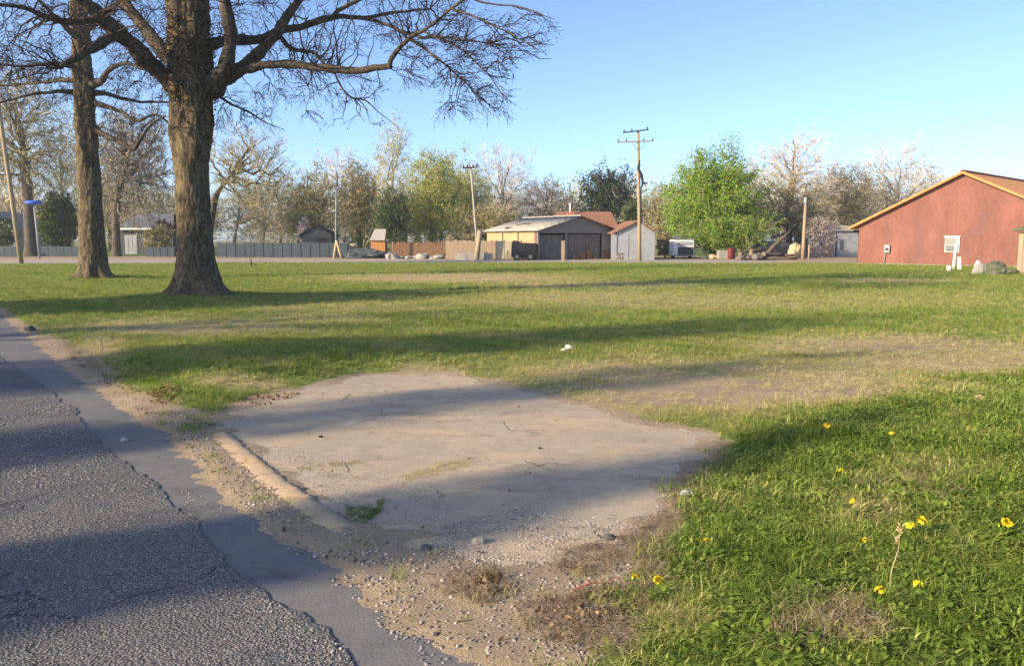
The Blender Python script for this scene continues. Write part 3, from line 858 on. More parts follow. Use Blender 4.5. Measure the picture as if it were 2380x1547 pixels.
T1_trunk = [(463,699,128),(461,670,112),(459,640,102),(456,600,92),(452,540,86),(449,480,84),(446,400,88),(444,330,98),(446,280,104),(446,240,110),(447,205,118),(445,170,112),(440,120,104),(438,70,100),(436,20,96),(434,-40,90),(432,-140,76),(430,-260,58),(428,-400,36),(427,-560,12)]
T1_limbs = [
 [(410,200,0,66),(380,175,-.2,52),(345,145,-.5,46),(310,110,-.8,44),(270,72,-1.1,42),(225,30,-1.4,38),(180,-10,-1.7,34),(120,-80,-2.1,26),(60,-160,-2.5,14)],
 [(425,165,.1,44),(395,140,.3,36),(365,105,.5,34),(335,65,.7,32),(300,22,.9,30),(260,-30,1.1,26),(210,-120,1.4,16)],
 [(272,76,-1.1,30),(240,95,-1.4,28),(200,118,-1.8,25),(165,142,-2.1,19),(138,157,-2.3,11)],
 [(232,42,-1.4,20),(190,48,-1.7,18),(150,52,-2.0,16),(105,38,-2.3,14),(60,22,-2.6,12),(0,12,-2.9,10),(-80,-5,-3.2,6)],
 [(480,205,0,62),(510,180,-.2,44),(530,140,-.3,37),(537,100,-.4,35),(532,55,-.5,32),(524,10,-.6,29),(515,-50,-.7,24),(500,-140,-.8,14)],
 [(485,215,.1,58),(515,190,.2,42),(555,160,.3,35),(595,128,.5,31),(632,90,.7,28),(665,45,.9,25),(690,5,1.1,22),(720,-50,1.3,16),(750,-120,1.5,9)],
 [(500,205,.1,40),(545,172,0,30),(600,154,-.2,24),(660,150,-.4,21),(710,152,-.6,20),(760,160,-.8,20),(820,164,-1.0,18),(870,158,-1.1,17),(908,155,-1.2,15)],
 [(904,160,-1.2,14),(912,135,-1.25,13),(928,108,-1.3,12),(950,92,-1.4,11),(985,72,-1.6,9),(1020,45,-1.8,9),(1052,18,-2.0,8),(1085,-8,-2.2,7)],
 [(470,105,0,44),(510,100,.6,28),(560,92,.9,24),(600,90,1.1,21),(650,72,1.3,19),(700,62,1.5,18),(745,48,1.7,17),(790,38,1.9,14),(850,42,2.1,11),(910,30,2.3,8),(1000,20,2.5,5)],
 [(640,78,1.2,14),(672,108,1.1,12),(700,118,1.0,10),(730,125,1.0,8),(760,150,.9,6),(785,158,.9,4)],
 [(760,44,1.8,12),(800,20,1.6,10),(850,-5,1.5,9),(920,-40,1.3,6)],
 [(848,42,2.1,10),(890,55,1.6,9),(930,72,1.2,9),(975,85,.8,8),(1030,88,.4,7),(1080,92,0,5),(1130,100,-.3,3)],
 [(1048,20,-2.0,6),(1095,38,-2.2,6),(1150,62,-2.4,5),(1200,88,-2.6,4),(1250,118,-2.8,2.5)],
 [(950,92,-1.4,7),(990,115,-1.5,6),(1030,145,-1.6,5),(1075,185,-1.7,4),(1115,225,-1.8,3),(1150,250,-1.8,2)],
 [(985,75,-1.6,6),(1040,95,-1.8,5),(1090,130,-2.0,4),(1140,180,-2.1,3),(1180,240,-2.2,2)],
 [(776,162,-.85,7),(790,195,-.8,6),(815,225,-.8,5),(850,232,-.8,4),(880,258,-.8,2.5),(930,300,-.8,1.5)],
 [(1080,-5,-2.2,6),(1150,10,-2.4,5),(1220,20,-2.6,4),(1290,45,-2.8,2)],
 [(505,225,.1,9),(540,245,.3,7),(580,262,.4,5),(620,285,.5,3),(660,300,.6,2)],
 [(430,-160,0,40),(380,-260,.8,26),(340,-380,1.2,14),(310,-480,1.5,6)],
 [(430,-120,0,40),(500,-220,-.8,26),(570,-330,-1.2,14),(620,-430,-1.5,6)],
 [(432,-60,0,36),(520,-120,1.5,24),(640,-190,2.2,14),(760,-250,2.8,6)],
 [(432,-200,0,34),(440,-300,-1.5,20),(450,-420,-2.5,8)],
]
T1_regions = [  # u0,v0,u1,v1,dY0,dY1,n_branches,n_twigs
 (880,-30,1090,110,-2.8,2.4,46,210),(1050,20,1290,130,-3.2,0.5,26,190),(940,90,1200,200,-2.8,-.4,40,250),(1020,190,1190,270,-2.6,-.9,14,110),
 (600,-30,900,110,-1.5,3.0,54,230),(620,100,800,170,-1,2.0,18,140),(640,160,900,235,-1.6,.6,22,120),(690,230,900,290,-1.4,0,6,30),
 (480,-20,620,130,-1.5,2,30,130),(500,200,640,300,-.6,1.5,14,100),(160,-30,420,110,-3,2,46,190),(-60,-20,200,120,-4,-.5,34,150),
 (230,90,400,210,-2,1.5,22,140),(-40,90,160,200,-3.4,-1.4,16,90),(300,-420,720,-40,-3,3.5,120,420),(-80,-260,300,-30,-4,1,40,120),(700,-260,1100,-30,-2.5,3.5,40,140)]
big_tree('shade_tree', 'large bare shade tree with flared trunk nearest on the lawn', (463,699), 21.6, T1_trunk, T1_limbs, T1_regions, 4,
         growth=[(390,60,480,235,420),(430,-40,470,60,160),(450,235,500,330,90)])

T2_trunk = [(222,655,84),(220,635,72),(217,600,66),(213,540,61),(210,480,57),(205,400,52),(200,320,50),(197,250,50),(194,190,50),(190,140,46),(186,80,42),(182,20,38),(178,-60,32),(174,-160,22),(170,-260,10)]
T2_limbs = [
 [(205,200,0,30),(235,188,-.3,18),(252,165,-.5,14),(275,150,-.7,11),(310,152,-.9,9),(350,170,-1.1,7),(395,186,-1.2,4)],
 [(212,215,0,20),(240,216,.2,13),(275,226,.4,10),(320,236,.6,8),(370,238,.8,6),(420,238,1.0,4)],
 [(212,238,0,20),(245,247,-.2,13),(285,262,-.4,11),(320,280,-.5,8),(370,268,-.6,6),(410,305,-.6,4)],
 [(216,298,0,24),(245,315,-.2,16),(280,332,-.4,14),(310,345,-.5,12),(330,320,-.6,9),(350,292,-.6,7),(385,268,-.7,5)],
 [(185,160,0,20),(150,150,-.6,12),(100,150,-1.2,9),(50,155,-1.7,7),(0,148,-2.2,5),(-60,150,-2.5,3)],
 [(183,190,0,18),(140,186,.4,11),(90,192,.8,8),(40,196,1.2,6),(-20,202,1.6,4)],
 [(185,215,0,16),(150,212,-.4,11),(110,214,-.8,9),(60,222,-1.2,7),(0,240,-1.6,5),(-50,260,-2,3)],
 [(190,100,0,22),(150,60,-.8,14),(100,10,-1.5,9),(40,-50,-2.2,5)],
 [(192,80,0,22),(240,40,.8,14),(290,-10,1.5,9),(340,-80,2.2,5)],
 [(185,30,0,18),(160,-60,1,12),(120,-160,1.8,6)],
 [(184,10,0,18),(220,-80,-1,12),(260,-180,-1.8,6)],
]
T2_regions = [(-60,110,180,260,-3,2,50,300),(230,130,400,320,-1.6,1.4,44,260),(-40,-60,180,110,-3,2,30,180),(200,-80,380,110,-1,3,30,160),(60,-280,330,-60,-3,3,40,140),(230,280,390,400,-1.2,.6,12,60)]
big_tree('shade_tree', 'tall bare shade tree behind and left of the larger lawn tree', (222,655), 31.6, T2_trunk, T2_limbs, T2_regions, 9, sides=80, flare=0.35, bud=0.032, tw=0.007,
         growth=[(180,150,210,330,120)])

# ================================================================== GRASS AND LITTER (uncountable)
def mat_grass(name, stops, trans=0.35):
    m, nt, b, out = nodes_of(name)
    at_ = N(nt, 'ShaderNodeAttribute', attribute_name='tint'); at_.attribute_type = 'INSTANCER'
    g = nt.nodes.new('ShaderNodeNewGeometry'); oi = nt.nodes.new('ShaderNodeObjectInfo')
    f = math_(nt, 'ADD', at_.outputs['Fac'], math_(nt, 'MULTIPLY', math_(nt, 'SUBTRACT', g.outputs['Random Per Island'], 0.5), 0.42), clamp=True)
    f = math_(nt, 'ADD', f, math_(nt, 'MULTIPLY', math_(nt, 'SUBTRACT', oi.outputs['Random'], 0.5), 0.14), clamp=True)
    c = ramp(nt, f, stops)
    nt.links.new(c, b.inputs['Base Color'])
    b.inputs['Roughness'].default_value = 0.75; b.inputs['Specular IOR Level'].default_value = 0.08
    t = nt.nodes.new('ShaderNodeBsdfTranslucent'); nt.links.new(c, t.inputs[0])
    mx = nt.nodes.new('ShaderNodeMixShader'); mx.inputs[0].default_value = trans
    nt.links.new(b.outputs[0], mx.inputs[1]); nt.links.new(t.outputs[0], mx.inputs[2]); nt.links.new(mx.outputs[0], out.inputs[0])
    return m
M_GRASS = mat_grass('grass_blade', [(0.0, (0.07, 0.125, 0.018)), (0.25, (0.145, 0.235, 0.035)), (0.48, (0.275, 0.335, 0.07)), (0.72, (0.48, 0.42, 0.18)), (1.0, (0.60, 0.50, 0.30))])
M_WEED = mat_grass('weed_leaf', [(0.0, (0.07, 0.13, 0.02)), (0.5, (0.18, 0.26, 0.04)), (1.0, (0.34, 0.34, 0.09))], 0.3)
M_DEAD = mat_grass('dead_stem', [(0.0, (0.06, 0.04, 0.028)), (0.4, (0.17, 0.12, 0.08)), (0.75, (0.30, 0.23, 0.16)), (1.0, (0.45, 0.38, 0.29))], 0.15)

def blades(seed, n, h, w, spread, lean, mat, curl=0.5):
    rg = np.random.default_rng(seed); V = []; F3 = []; F4 = []
    for i in range(n):
        a = rg.uniform(0, 6.283); r = spread * math.sqrt(rg.uniform()); p = np.array([r * math.cos(a), r * math.sin(a), -0.008])
        d = rg.uniform(0, 6.283); L = h * rg.uniform(0.5, 1.25); ln = lean * rg.uniform(0.2, 1.3)
        o = np.array([math.cos(d), math.sin(d), 0]); s = np.array([-math.sin(d), math.cos(d), 0]) * w * rg.uniform(0.7, 1.3)
        tw = rg.uniform(-0.6, 0.6); s = s * math.cos(tw) + o * np.linalg.norm(s) * math.sin(tw)
        m1 = p + o * L * ln * 0.3 + np.array([0, 0, L * 0.55]); t = p + o * L * ln * (0.75 + curl) + np.array([0, 0, L * (1.0 - 0.35 * ln)])
        k = len(V); V += [p - s, p + s, m1 + s * 0.8, m1 - s * 0.8, t]
        F4.append((k, k + 1, k + 2, k + 3)); F3.append((k + 3, k + 2, k + 4))
    return mesh_np('tuft', V, F4, F3, [mat])
def weed_mesh(seed, n, r, size):
    rg = np.random.default_rng(seed); V = []; F4 = []
    for i in range(n):
        a = rg.uniform(0, 6.283); q = r * rg.uniform(0.15, 1); z = rg.uniform(0.01, size * 1.6)
        c = np.array([q * math.cos(a), q * math.sin(a), z]); o = np.array([math.cos(a), math.sin(a), rg.uniform(-0.2, 0.7)]); o /= np.linalg.norm(o)
        s = np.cross(o, [0, 0, 1.0]); s /= np.linalg.norm(s) + 1e-6; l = size * rg.uniform(0.6, 1.3)
        k = len(V); V += [c - o * l * .5, c + s * l * .42, c + o * l * .6 + np.array([0, 0, -l * .1]), c - s * l * .42]; F4.append((k, k + 1, k + 2, k + 3))
    return mesh_np('weed', V, F4, None, [M_WEED])
def stick_mesh(seed, n, h, w, spread, mat):
    """tangle of dry crooked stems"""
    rg = np.random.default_rng(seed); P = []
    for i in range(n):
        p = rg.normal(0, spread, 3); p[2] = abs(p[2]) * 0.25; d = rg.normal(0, 1, 3); d[2] = abs(d[2]) * 0.6; d /= np.linalg.norm(d)
        L = h * rg.uniform(0.5, 1.3); q = [p]
        for j in range(3):
            d = d + rg.normal(0, 0.45, 3); d[2] = d[2] * 0.7 + 0.03; d /= np.linalg.norm(d); q.append(q[-1] + d * L / 3)
        for e in q: e[2] = max(e[2], 0.002)
        P.append(q)
    P = np.array(P); V, F = tubes(P, np.full(P.shape[:2], w) * np.linspace(1, 0.5, 4)[None], 3)
    return mesh_np('stems', V, F, None, [mat])
def proto(me):
    return bpy.data.objects.new('sample_' + me.name, me)
def scatter(name, pts, scl, rot, idx, tint, protos, label, cat):
    n = len(pts)
    me = bpy.data.meshes.new(name); me.vertices.add(n); me.vertices.foreach_set('co', np.asarray(pts, np.float32).ravel())
    for nm, typ, arr in (('scl', 'FLOAT', scl), ('tint', 'FLOAT', tint), ('idx', 'INT', idx)):
        a = me.attributes.new(nm, typ, 'POINT'); a.data.foreach_set('value', np.asarray(arr, np.float32 if typ == 'FLOAT' else np.int32))
    a = me.attributes.new('rot', 'FLOAT_VECTOR', 'POINT'); a.data.foreach_set('vector', np.asarray(rot, np.float32).ravel())
    for p in protos:
        if p.data.materials[0].name not in [m.name for m in me.materials]: me.materials.append(p.data.materials[0])
    o = link_mesh(name, me); tag(o, label, cat, kind='stuff')
    g = bpy.data.node_groups.new(name, 'GeometryNodeTree')
    g.interface.new_socket('Geometry', in_out='INPUT', socket_type='NodeSocketGeometry')
    g.interface.new_socket('Geometry', in_out='OUTPUT', socket_type='NodeSocketGeometry')
    gi = g.nodes.new('NodeGroupInput'); go = g.nodes.new('NodeGroupOutput')
    iop = g.nodes.new('GeometryNodeInstanceOnPoints'); jn = g.nodes.new('GeometryNodeJoinGeometry')
    for p in protos:
        oi = g.nodes.new('GeometryNodeObjectInfo'); oi.inputs['Object'].default_value = p; oi.inputs['As Instance'].default_value = True
        g.links.new(oi.outputs['Geometry'], jn.inputs[0])
    def na(nm, typ):
        q = g.nodes.new('GeometryNodeInputNamedAttribute'); q.data_type = typ; q.inputs['Name'].default_value = nm; return q.outputs[0]
    g.links.new(gi.outputs[0], iop.inputs['Points']); g.links.new(jn.outputs[0], iop.inputs['Instance'])
    iop.inputs['Pick Instance'].default_value = True
    g.links.new(na('idx', 'INT'), iop.inputs['Instance Index'])
    g.links.new(na('rot', 'FLOAT_VECTOR'), iop.inputs['Rotation'])
    g.links.new(na('scl', 'FLOAT'), iop.inputs['Scale'])
    g.links.new(iop.outputs[0], go.inputs[0])
    md = o.modifiers.new('scatter', 'NODES'); md.node_group = g
    return o

VERGE = W([(1700,1030),(1600,1110),(1570,1230),(1470,1400),(1460,1547)]) + [(0.6,1.8),(9,1.0),(16,9)] + W([(2500,850),(2380,868),(2200,885),(2000,902),(1850,960),(1760,1000)])
BANK = W([(262,862),(330,830),(430,810),(560,790),(800,800),(980,830),(900,865),(700,895),(560,935),(450,945),(350,905)])
def polymask(x, y, P, soft):
    sd = np.where(in_poly(x, y, P), 1, -1) * edge_dist(x, y, P)
    return np.clip(0.5 + sd / soft, 0, 1)
def sector(rng, r0, r1, dens, half=44):
    area = 0.5 * R(2 * half) * (r1 * r1 - r0 * r0); n = int(area * dens)
    r = np.sqrt(rng.uniform(r0 * r0, r1 * r1, n)); a = rng.uniform(-R(half), R(half), n)
    return r * np.sin(a), r * np.cos(a)
def hard_mask(x, y, margin=0.0):
    h = np.zeros(np.shape(x), bool)
    for P, Q in ((ROAD, ROADr), (GUTTER, GUTTERr), (DRIVE, DRIVEr)):
        h |= in_poly(x, y, P)
    return h
P_LAWN = [proto(blades(31 + i, 24, 0.050, 0.0018, 0.055, 0.9, M_GRASS)) for i in range(4)]
P_TALL = [proto(blades(51 + i, 30, 0.105, 0.0016, 0.06, 1.0, M_GRASS, 0.7)) for i in range(4)]
P_WIDE = [proto(blades(71 + i, 34, 0.042, 0.0045, 0.15, 1.0, M_GRASS)) for i in range(3)]
P_WEED = [proto(weed_mesh(91 + i, 16, 0.06, 0.026)) for i in range(3)]
P_STRAW = [proto(blades(101 + i, 14, 0.07, 0.0017, 0.07, 1.7, M_GRASS, 0.9)) for i in range(3)]
PR = P_LAWN + P_TALL + P_WIDE + P_WEED + P_STRAW
I_LAWN, I_TALL, I_WIDE, I_WEED, I_STRAW = 0, 4, 8, 11, 14
def grass_points(seed, bands):
    rng = np.random.default_rng(seed); out = []
    for r0, r1, dens, wide, sc in bands:
        x, y = sector(rng, r0, r1, dens)
        keep = ~hard_mask(x, y) & (y < 54.0 + 0.4 * wave(x, y, 5, 31)) & (y > 0.2)
        x, y = x[keep], y[keep]
        dry = dry_mask(x, y); bare = bare_mask(x, y)
        vg = polymask(x, y, VERGE, 0.5); bk = polymask(x, y, BANK, 0.6)
        p = (1 - 0.97 * bare) * (1 - 0.62 * np.clip(dry * 1.15 - 0.1, 0, 1))
        hd = np.minimum(np.minimum(edge_dist(x, y, DRIVE), edge_dist(x, y, GUTTER)), 9)
        p *= np.clip(0.15 + hd / 0.22 + 0.3 * wave(x, y, 0.35, 17), 0, 1)
        k = rng.uniform(0, 1, len(x)) < p
        x, y, dry, vg, bk = x[k], y[k], dry[k], vg[k], bk[k]; n = len(x)
        tall = np.clip(vg * 0.75 + bk * 0.55 + 0.12 * wave(x, y, 1.3, 41), 0, 1)
        u = rng.uniform(0, 1, n); idx = np.full(n, I_WIDE if wide else I_LAWN) + rng.integers(0, 3, n)
        idx = np.where(u < tall * 0.8, I_TALL + rng.integers(0, 4, n), idx)
        wv = wave(x, y, 0.9, 42)
        if not wide:
            idx = np.where((rng.uniform(0, 1, n) < np.clip(0.06 + 0.22 * wv + 0.10 * bk, 0, 0.4)), I_WEED + rng.integers(0, 3, n), idx)
            idx = np.where(rng.uniform(0, 1, n) < np.clip(0.12 + 0.16 * vg + 0.55 * dry, 0, 0.7), I_STRAW + rng.integers(0, 3, n), idx)
        s = sc * rng.uniform(0.65, 1.25, n) * (0.75 + 0.32 * vg + 0.2 * wave(x, y, 0.8, 43)) * (1 - 0.3 * dry)
        tint = np.clip(0.41 + 0.45 * dry + 0.10 * np.maximum(0, wave(x, y, 0.7, 46)) * vg + 0.10 * wave(x, y, 2.2, 44) + 0.06 * wave(x, y, 0.5, 45) + rng.normal(0, 0.07, n) - 0.12 * vg, 0, 1)
        z = ground_z(x, y)
        rot = np.stack([rng.normal(0, 0.12, n), rng.normal(0, 0.12, n), rng.uniform(0, 6.283, n)], 1)
        out.append((np.stack([x, y, z], 1), np.clip(s, 0.3, 4), rot, idx, tint))
    return [np.concatenate(k) for k in zip(*out)]
scatter('grass', *grass_points(5, [(1.8, 4.5, 780, False, 1.0), (4.5, 8, 520, False, 1.05), (8, 14, 250, False, 1.25), (14, 24, 90, True, 1.15), (24, 40, 40, True, 1.5), (40, 57, 22, True, 1.8)]),
        PR, 'short spring grass, green with straw patches, covering the vacant lot', 'grass')

# dry stems, gravel, leaf litter along the broken edge of the driveway
def region_points(rng, poly, n):
    P = np.array(poly); lo, hi = P.min(0), P.max(0); x = rng.uniform(lo[0], hi[0], n * 6); y = rng.uniform(lo[1], hi[1], n * 6)
    k = in_poly(x, y, poly); return x[k][:n], y[k][:n]
def top_z(x, y):
    z = ground_z(x, y)
    z = np.where(in_poly(x, y, GUTTER), np.maximum(z, 0.004), z); z = np.where(in_poly(x, y, DRIVE), np.maximum(z, 0.016), z); return np.where(in_poly(x, y, ROAD), 0.011, z)
rng = np.random.default_rng(77)
P_STEM = [proto(stick_mesh(121 + i, 16, 0.13, 0.0022, 0.045, M_DEAD)) for i in range(4)]
DEADW = [(W([(1190,1420),(1300,1400),(1440,1375),(1520,1290),(1560,1250),(1580,1300),(1500,1440),(1480,1547),(1400,1540),(1250,1500)]), 320, 0.42),
         (W([(1290,1285),(1420,1270),(1540,1195),(1590,1215),(1540,1290),(1400,1350),(1280,1340)]), 260, 0.38),
         (W([(1060,1330),(1180,1340),(1200,1400),(1120,1420),(1000,1380)]), 90, 0.4),
         (W([(1560,1130),(1640,1080),(1690,1040),(1720,1060),(1600,1200),(1560,1220)]), 110, 0.4),
         (W([(1800,1440),(2000,1420),(2060,1547),(1780,1547)]), 130, 0.55),
         (W([(1900,1180),(2200,1120),(2250,1230),(1950,1260)]), 90, 0.5),
         (W([(150,800),(280,860),(320,900),(250,890),(170,850)]), 120, 0.6)]
acc = []
for poly, n, s in DEADW:
    x, y = region_points(rng, poly, n); n = len(x)
    acc.append((np.stack([x, y, top_z(x, y) + 0.003], 1), s * rng.uniform(0.5, 1.2, n), np.stack([rng.normal(0, .2, n), rng.normal(0, .2, n), rng.uniform(0, 6.28, n)], 1), rng.integers(0, 4, n), np.clip(rng.normal(0.68, 0.2, n), 0, 1)))
scatter('dead_weeds', *[np.concatenate(k) for k in zip(*acc)], P_STEM, 'tangled dry brown weed stems at the edge of the driveway', 'dead weeds')

M_STONE = mat_plain('gravel_stone', (0.27, 0.24, 0.21), 0.85, 0.5, 40, 0.4, 0.002)
def mat_pebble():
    m, nt, b, _ = nodes_of('road_aggregate')
    at_ = N(nt, 'ShaderNodeAttribute', attribute_name='tint'); at_.attribute_type = 'INSTANCER'
    nt.links.new(ramp(nt, at_.outputs['Fac'], [(0.0, (0.05, 0.048, 0.045)), (0.4, (0.17, 0.155, 0.14)), (0.75, (0.34, 0.305, 0.27)), (1.0, (0.52, 0.48, 0.43))]), b.inputs['Base Color'])
    b.inputs['Roughness'].default_value = 0.8; b.inputs['Specular IOR Level'].default_value = 0.25
    return m
M_PEB = mat_pebble()
P_PEB = [proto(rock_mesh('pebble', M_PEB, 200 + i, 1, 0.85, 0.7, 0.35, 1)) for i in range(4)]
acc = []
def pebbles(x, y, size, jit, mean):
    n = len(x)
    acc.append((np.stack([x, y, top_z(x, y)], 1), size * rng.uniform(0.55, 1.45, n), np.stack([rng.normal(0, .3, n), rng.normal(0, .3, n), rng.uniform(0, 6.28, n)], 1), rng.integers(0, 4, n), np.clip(rng.normal(mean, jit, n), 0, 1)))
# stones standing proud of the worn asphalt
for r0, r1, d, sz in ((2.2, 3.6, 7000, 0.0042), (3.6, 5.5, 4200, 0.0050), (5.5, 9.5, 1200, 0.0075)):
    x, y = sector(rng, r0, r1, d, 46); k = in_poly(x, y, ROADr) & (wave(x, y, 1.1, 61) + 0.6 * wave(x, y, 0.35, 62) + rng.normal(0, 0.35, len(x)) > -0.12); pebbles(x[k], y[k], sz, 0.11, 0.47)
scatter('road_aggregate', *[np.concatenate(k) for k in zip(*acc)], P_PEB, 'pale stones standing proud of the coarse road surface', 'gravel')
acc = []
for poly, n, sz, mean in ((BARE_POLYS[0], 5200, 0.008, 0.5), (BARE_POLYS[1], 900, 0.009, 0.55), (W([(560,1060),(700,1130),(860,1230),(1000,1270),(1100,1240),(1000,1130),(800,1070),(640,1040)]), 2600, 0.0048, 0.6),
                        (W([(1030,1230),(1250,1170),(1400,1230),(1520,1190),(1540,1240),(1400,1320),(1150,1330),(980,1290)]), 4200, 0.0052, 0.58),
                        (W([(420,1130),(520,1180),(600,1230),(520,1260),(440,1200)]), 150, 0.007, 0.5), (W([(600,1380),(760,1480),(840,1547),(780,1547),(620,1420)]), 90, 0.007, 0.5)):
    x, y = region_points(rng, poly, n); cl = wave(x, y, 0.45, 63) + rng.normal(0, 0.4, len(x)) > -0.15; pebbles(x[cl], y[cl], sz, 0.2, mean)
# grit washed on to the slab along its rim
x, y = region_points(rng, DRIVE, 9000); k = edge_dist(x, y, DRIVE) < np.abs(rng.normal(0, 0.16, len(x))); pebbles(x[k], y[k], 0.005, 0.2, 0.55)
x, y = region_points(rng, W([(490,1000),(520,1000),(826,1245),(826,1270),(780,1240),(620,1130)]), 500); pebbles(x, y, 0.005, 0.2, 0.6); acc[-1][0][:, 2] += 0.006
x, y = region_points(rng, DRIVE, 260); pebbles(x, y, 0.005, 0.25, 0.35)
scatter('gravel', *[np.concatenate(k) for k in zip(*acc)], P_PEB, 'loose gravel and grit strewn along the driveway edge and gutter', 'gravel')

def mat_litter():
    return mat_grass('dead_leaf', [(0.0, (0.07, 0.04, 0.02)), (0.4, (0.19, 0.115, 0.06)), (0.75, (0.32, 0.21, 0.12)), (1.0, (0.45, 0.33, 0.21))], 0.2)
def leaf_mesh(seed):
    rg = np.random.default_rng(seed); V = []; F = []
    n = 7
    for i in range(n + 1):
        t = i / n; w = 0.5 * math.sin(math.pi * min(1, t * 0.95 + 0.04)) ** 0.8 * (1 + 0.25 * rg.normal()); z = 0.25 * math.sin(t * 3 + seed) * 0.6
        V += [(t - .5, -w * 0.55, z + 0.12 * rg.normal()), (t - .5, 0, z - 0.10), (t - .5, w * 0.55, z + 0.12 * rg.normal())]
    for i in range(n):
        k = i * 3; F += [(k, k + 1, k + 4, k + 3), (k + 1, k + 2, k + 5, k + 4)]
    return mesh_np('dead_leaf', V, F, None, [M_LIT])
M_LIT = mat_litter()
P_LEAF = [proto(leaf_mesh(140 + i)) for i in range(4)]
acc = []
def litter(poly, n, sz, pile=0.0):
    x, y = region_points(rng, poly, n); n = len(x); d = edge_dist(x, y, poly); d = d / max(d.max(), 1e-6)
    acc.append((np.stack([x, y, top_z(x, y) + 0.01 + pile * d * rng.uniform(0, 1, n)], 1), sz * rng.uniform(0.5, 1.3, n), rng.normal(0, 0.9, (n, 3)) + np.array([0, 0, 1.0]) * rng.uniform(0, 6.28, n)[:, None], rng.integers(0, 4, n), np.clip(rng.normal(0.5, 0.25, n), 0, 1)))
litter(W([(345,925),(390,905),(420,915),(430,940),(390,950),(350,945)]), 150, 0.035, 0.06)
litter(W([(560,932),(620,925),(690,915),(700,925),(620,945),(565,945)]), 80, 0.03, 0.03)
litter(W([(1130,1340),(1180,1345),(1200,1390),(1140,1400),(1090,1370)]), 60, 0.028, 0.03)
litter(W([(1220,1400),(1420,1390),(1480,1460),(1380,1520),(1260,1500)]), 120, 0.026, 0.03)
litter(W([(1750,1500),(1850,1490),(1860,1547),(1740,1547)]), 70, 0.035, 0.04)
litter(BARE_POLYS[0], 120, 0.028, 0.0); litter(DRIVE, 60, 0.022, 0.0)
litter(W([(230,870),(300,900),(330,925),(250,905)]), 60, 0.035, 0.02)
scatter('leaf_litter', *[np.concatenate(k) for k in zip(*acc)], P_LEAF, 'curled brown dead leaves heaped at the driveway corner and edges', 'dead leaves')

# ================================================================== BUILDINGS, FENCES, POLES
mat_plain('stucco_pink', (0.192, 0.083, 0.063), 0.9, 0.36, 0.75, 0.6, 0.015, (1, 1, 0.45), dirt=(0.145, 0.078, 0.076))
mat_plain('trim_orange', (0.42, 0.20, 0.075), 0.7, 0.15, 3)
mat_plain('shingle_orange', (0.72, 0.32, 0.125), 0.9, 0.25, 5, 0.8, 0.02)
mat_plain('shingle_brown', (0.23, 0.115, 0.075), 0.9, 0.3, 4, 0.8, 0.02, dirt=(0.15, 0.09, 0.07))
mat_plain('dark_wood', (0.045, 0.035, 0.03), 0.9, 0.4, 5)
mat_plain('white_paint', (0.74, 0.72, 0.68), 0.6, 0.10, 2, dirt=(0.5, 0.46, 0.40))
mat_plain('old_white_shaded', (0.28, 0.30, 0.325), 0.8, 0.18, 1.5, dirt=(0.20, 0.20, 0.20))  # white pulled dark and bluish; the outbuilding's shade is put into the colour
mat_plain('cream_wall', (0.36, 0.25, 0.14), 0.85, 0.12, 1.5, dirt=(0.48, 0.34, 0.18))
mat_plain('grey_siding', (0.19, 0.185, 0.18), 0.85, 0.12, 1.5, 0.3, 0.01, (0.3, 1, 4), dirt=(0.22, 0.19, 0.17))
mat_plain('grey_dark', (0.07, 0.075, 0.08), 0.85, 0.2, 2)
mat_plain('metal_roof', (0.30, 0.285, 0.255), 0.7, 0.2, 1.2, dirt=(0.20, 0.165, 0.125))
mat_plain('teal_shaded', (0.048, 0.068, 0.085), 0.8, 0.2, 1.5, dirt=(0.035, 0.05, 0.06))  # teal lowered in tone; the fence's shade is put into the colour
mat_plain('fence_wood', (0.33, 0.255, 0.18), 0.9, 0.3, 3, 0.5, 0.01, (6, 6, 0.6), dirt=(0.22, 0.17, 0.13))
mat_plain('fence_brown', (0.19, 0.115, 0.07), 0.9, 0.3, 3, 0.5, 0.01, (6, 6, 0.6))
mat_plain('orange_wood', (0.42, 0.20, 0.07), 0.8, 0.2, 3, 0.4, 0.01, (6, 6, 0.6))
mat_plain('pole_wood', (0.30, 0.23, 0.15), 0.9, 0.25, 2, 0.6, 0.01, (6, 6, 0.35), dirt=(0.20, 0.15, 0.10))
mat_plain('pole_grey', (0.34, 0.31, 0.29), 0.85, 0.2, 2, 0.5, 0.01, (6, 6, 0.35))
mat_plain('beige_sheet', (0.42, 0.36, 0.26), 0.7, 0.15, 1.5, dirt=(0.28, 0.22, 0.15))
mat_plain('black_metal', (0.02, 0.02, 0.022), 0.5, 0.3, 5)
mat_plain('grey_metal', (0.17, 0.175, 0.185), 0.45, 0.2, 5, metal=0.4)
mat_plain('blue_plastic', (0.03, 0.12, 0.52), 0.4, 0.1, 2, 0.05)
mat_plain('red_barrel', (0.13, 0.02, 0.025), 0.6, 0.3, 3, dirt=(0.09, 0.04, 0.02))
mat_plain('brick_red', (0.34, 0.14, 0.10), 0.9, 0.25, 8)
mat_plain('rubble', (0.30, 0.29, 0.27), 0.9, 0.4, 3, 0.7, 0.03, dirt=(0.09, 0.085, 0.08))
mat_plain('rubble_dark', (0.13, 0.115, 0.10), 0.9, 0.5, 3, 0.7, 0.03)
mat_plain('rubble_tan', (0.44, 0.33, 0.20), 0.9, 0.3, 3, 0.7, 0.03)
mat_plain('boulder_moss', (0.10, 0.105, 0.07), 0.9, 0.45, 3, 0.8, 0.04, dirt=(0.33, 0.30, 0.23))
mat_plain('log_bark', (0.10, 0.078, 0.06), 0.9, 0.4, 6, 0.8, 0.03)
mat_plain('log_end', (0.20, 0.15, 0.10), 0.9, 0.2, 8)
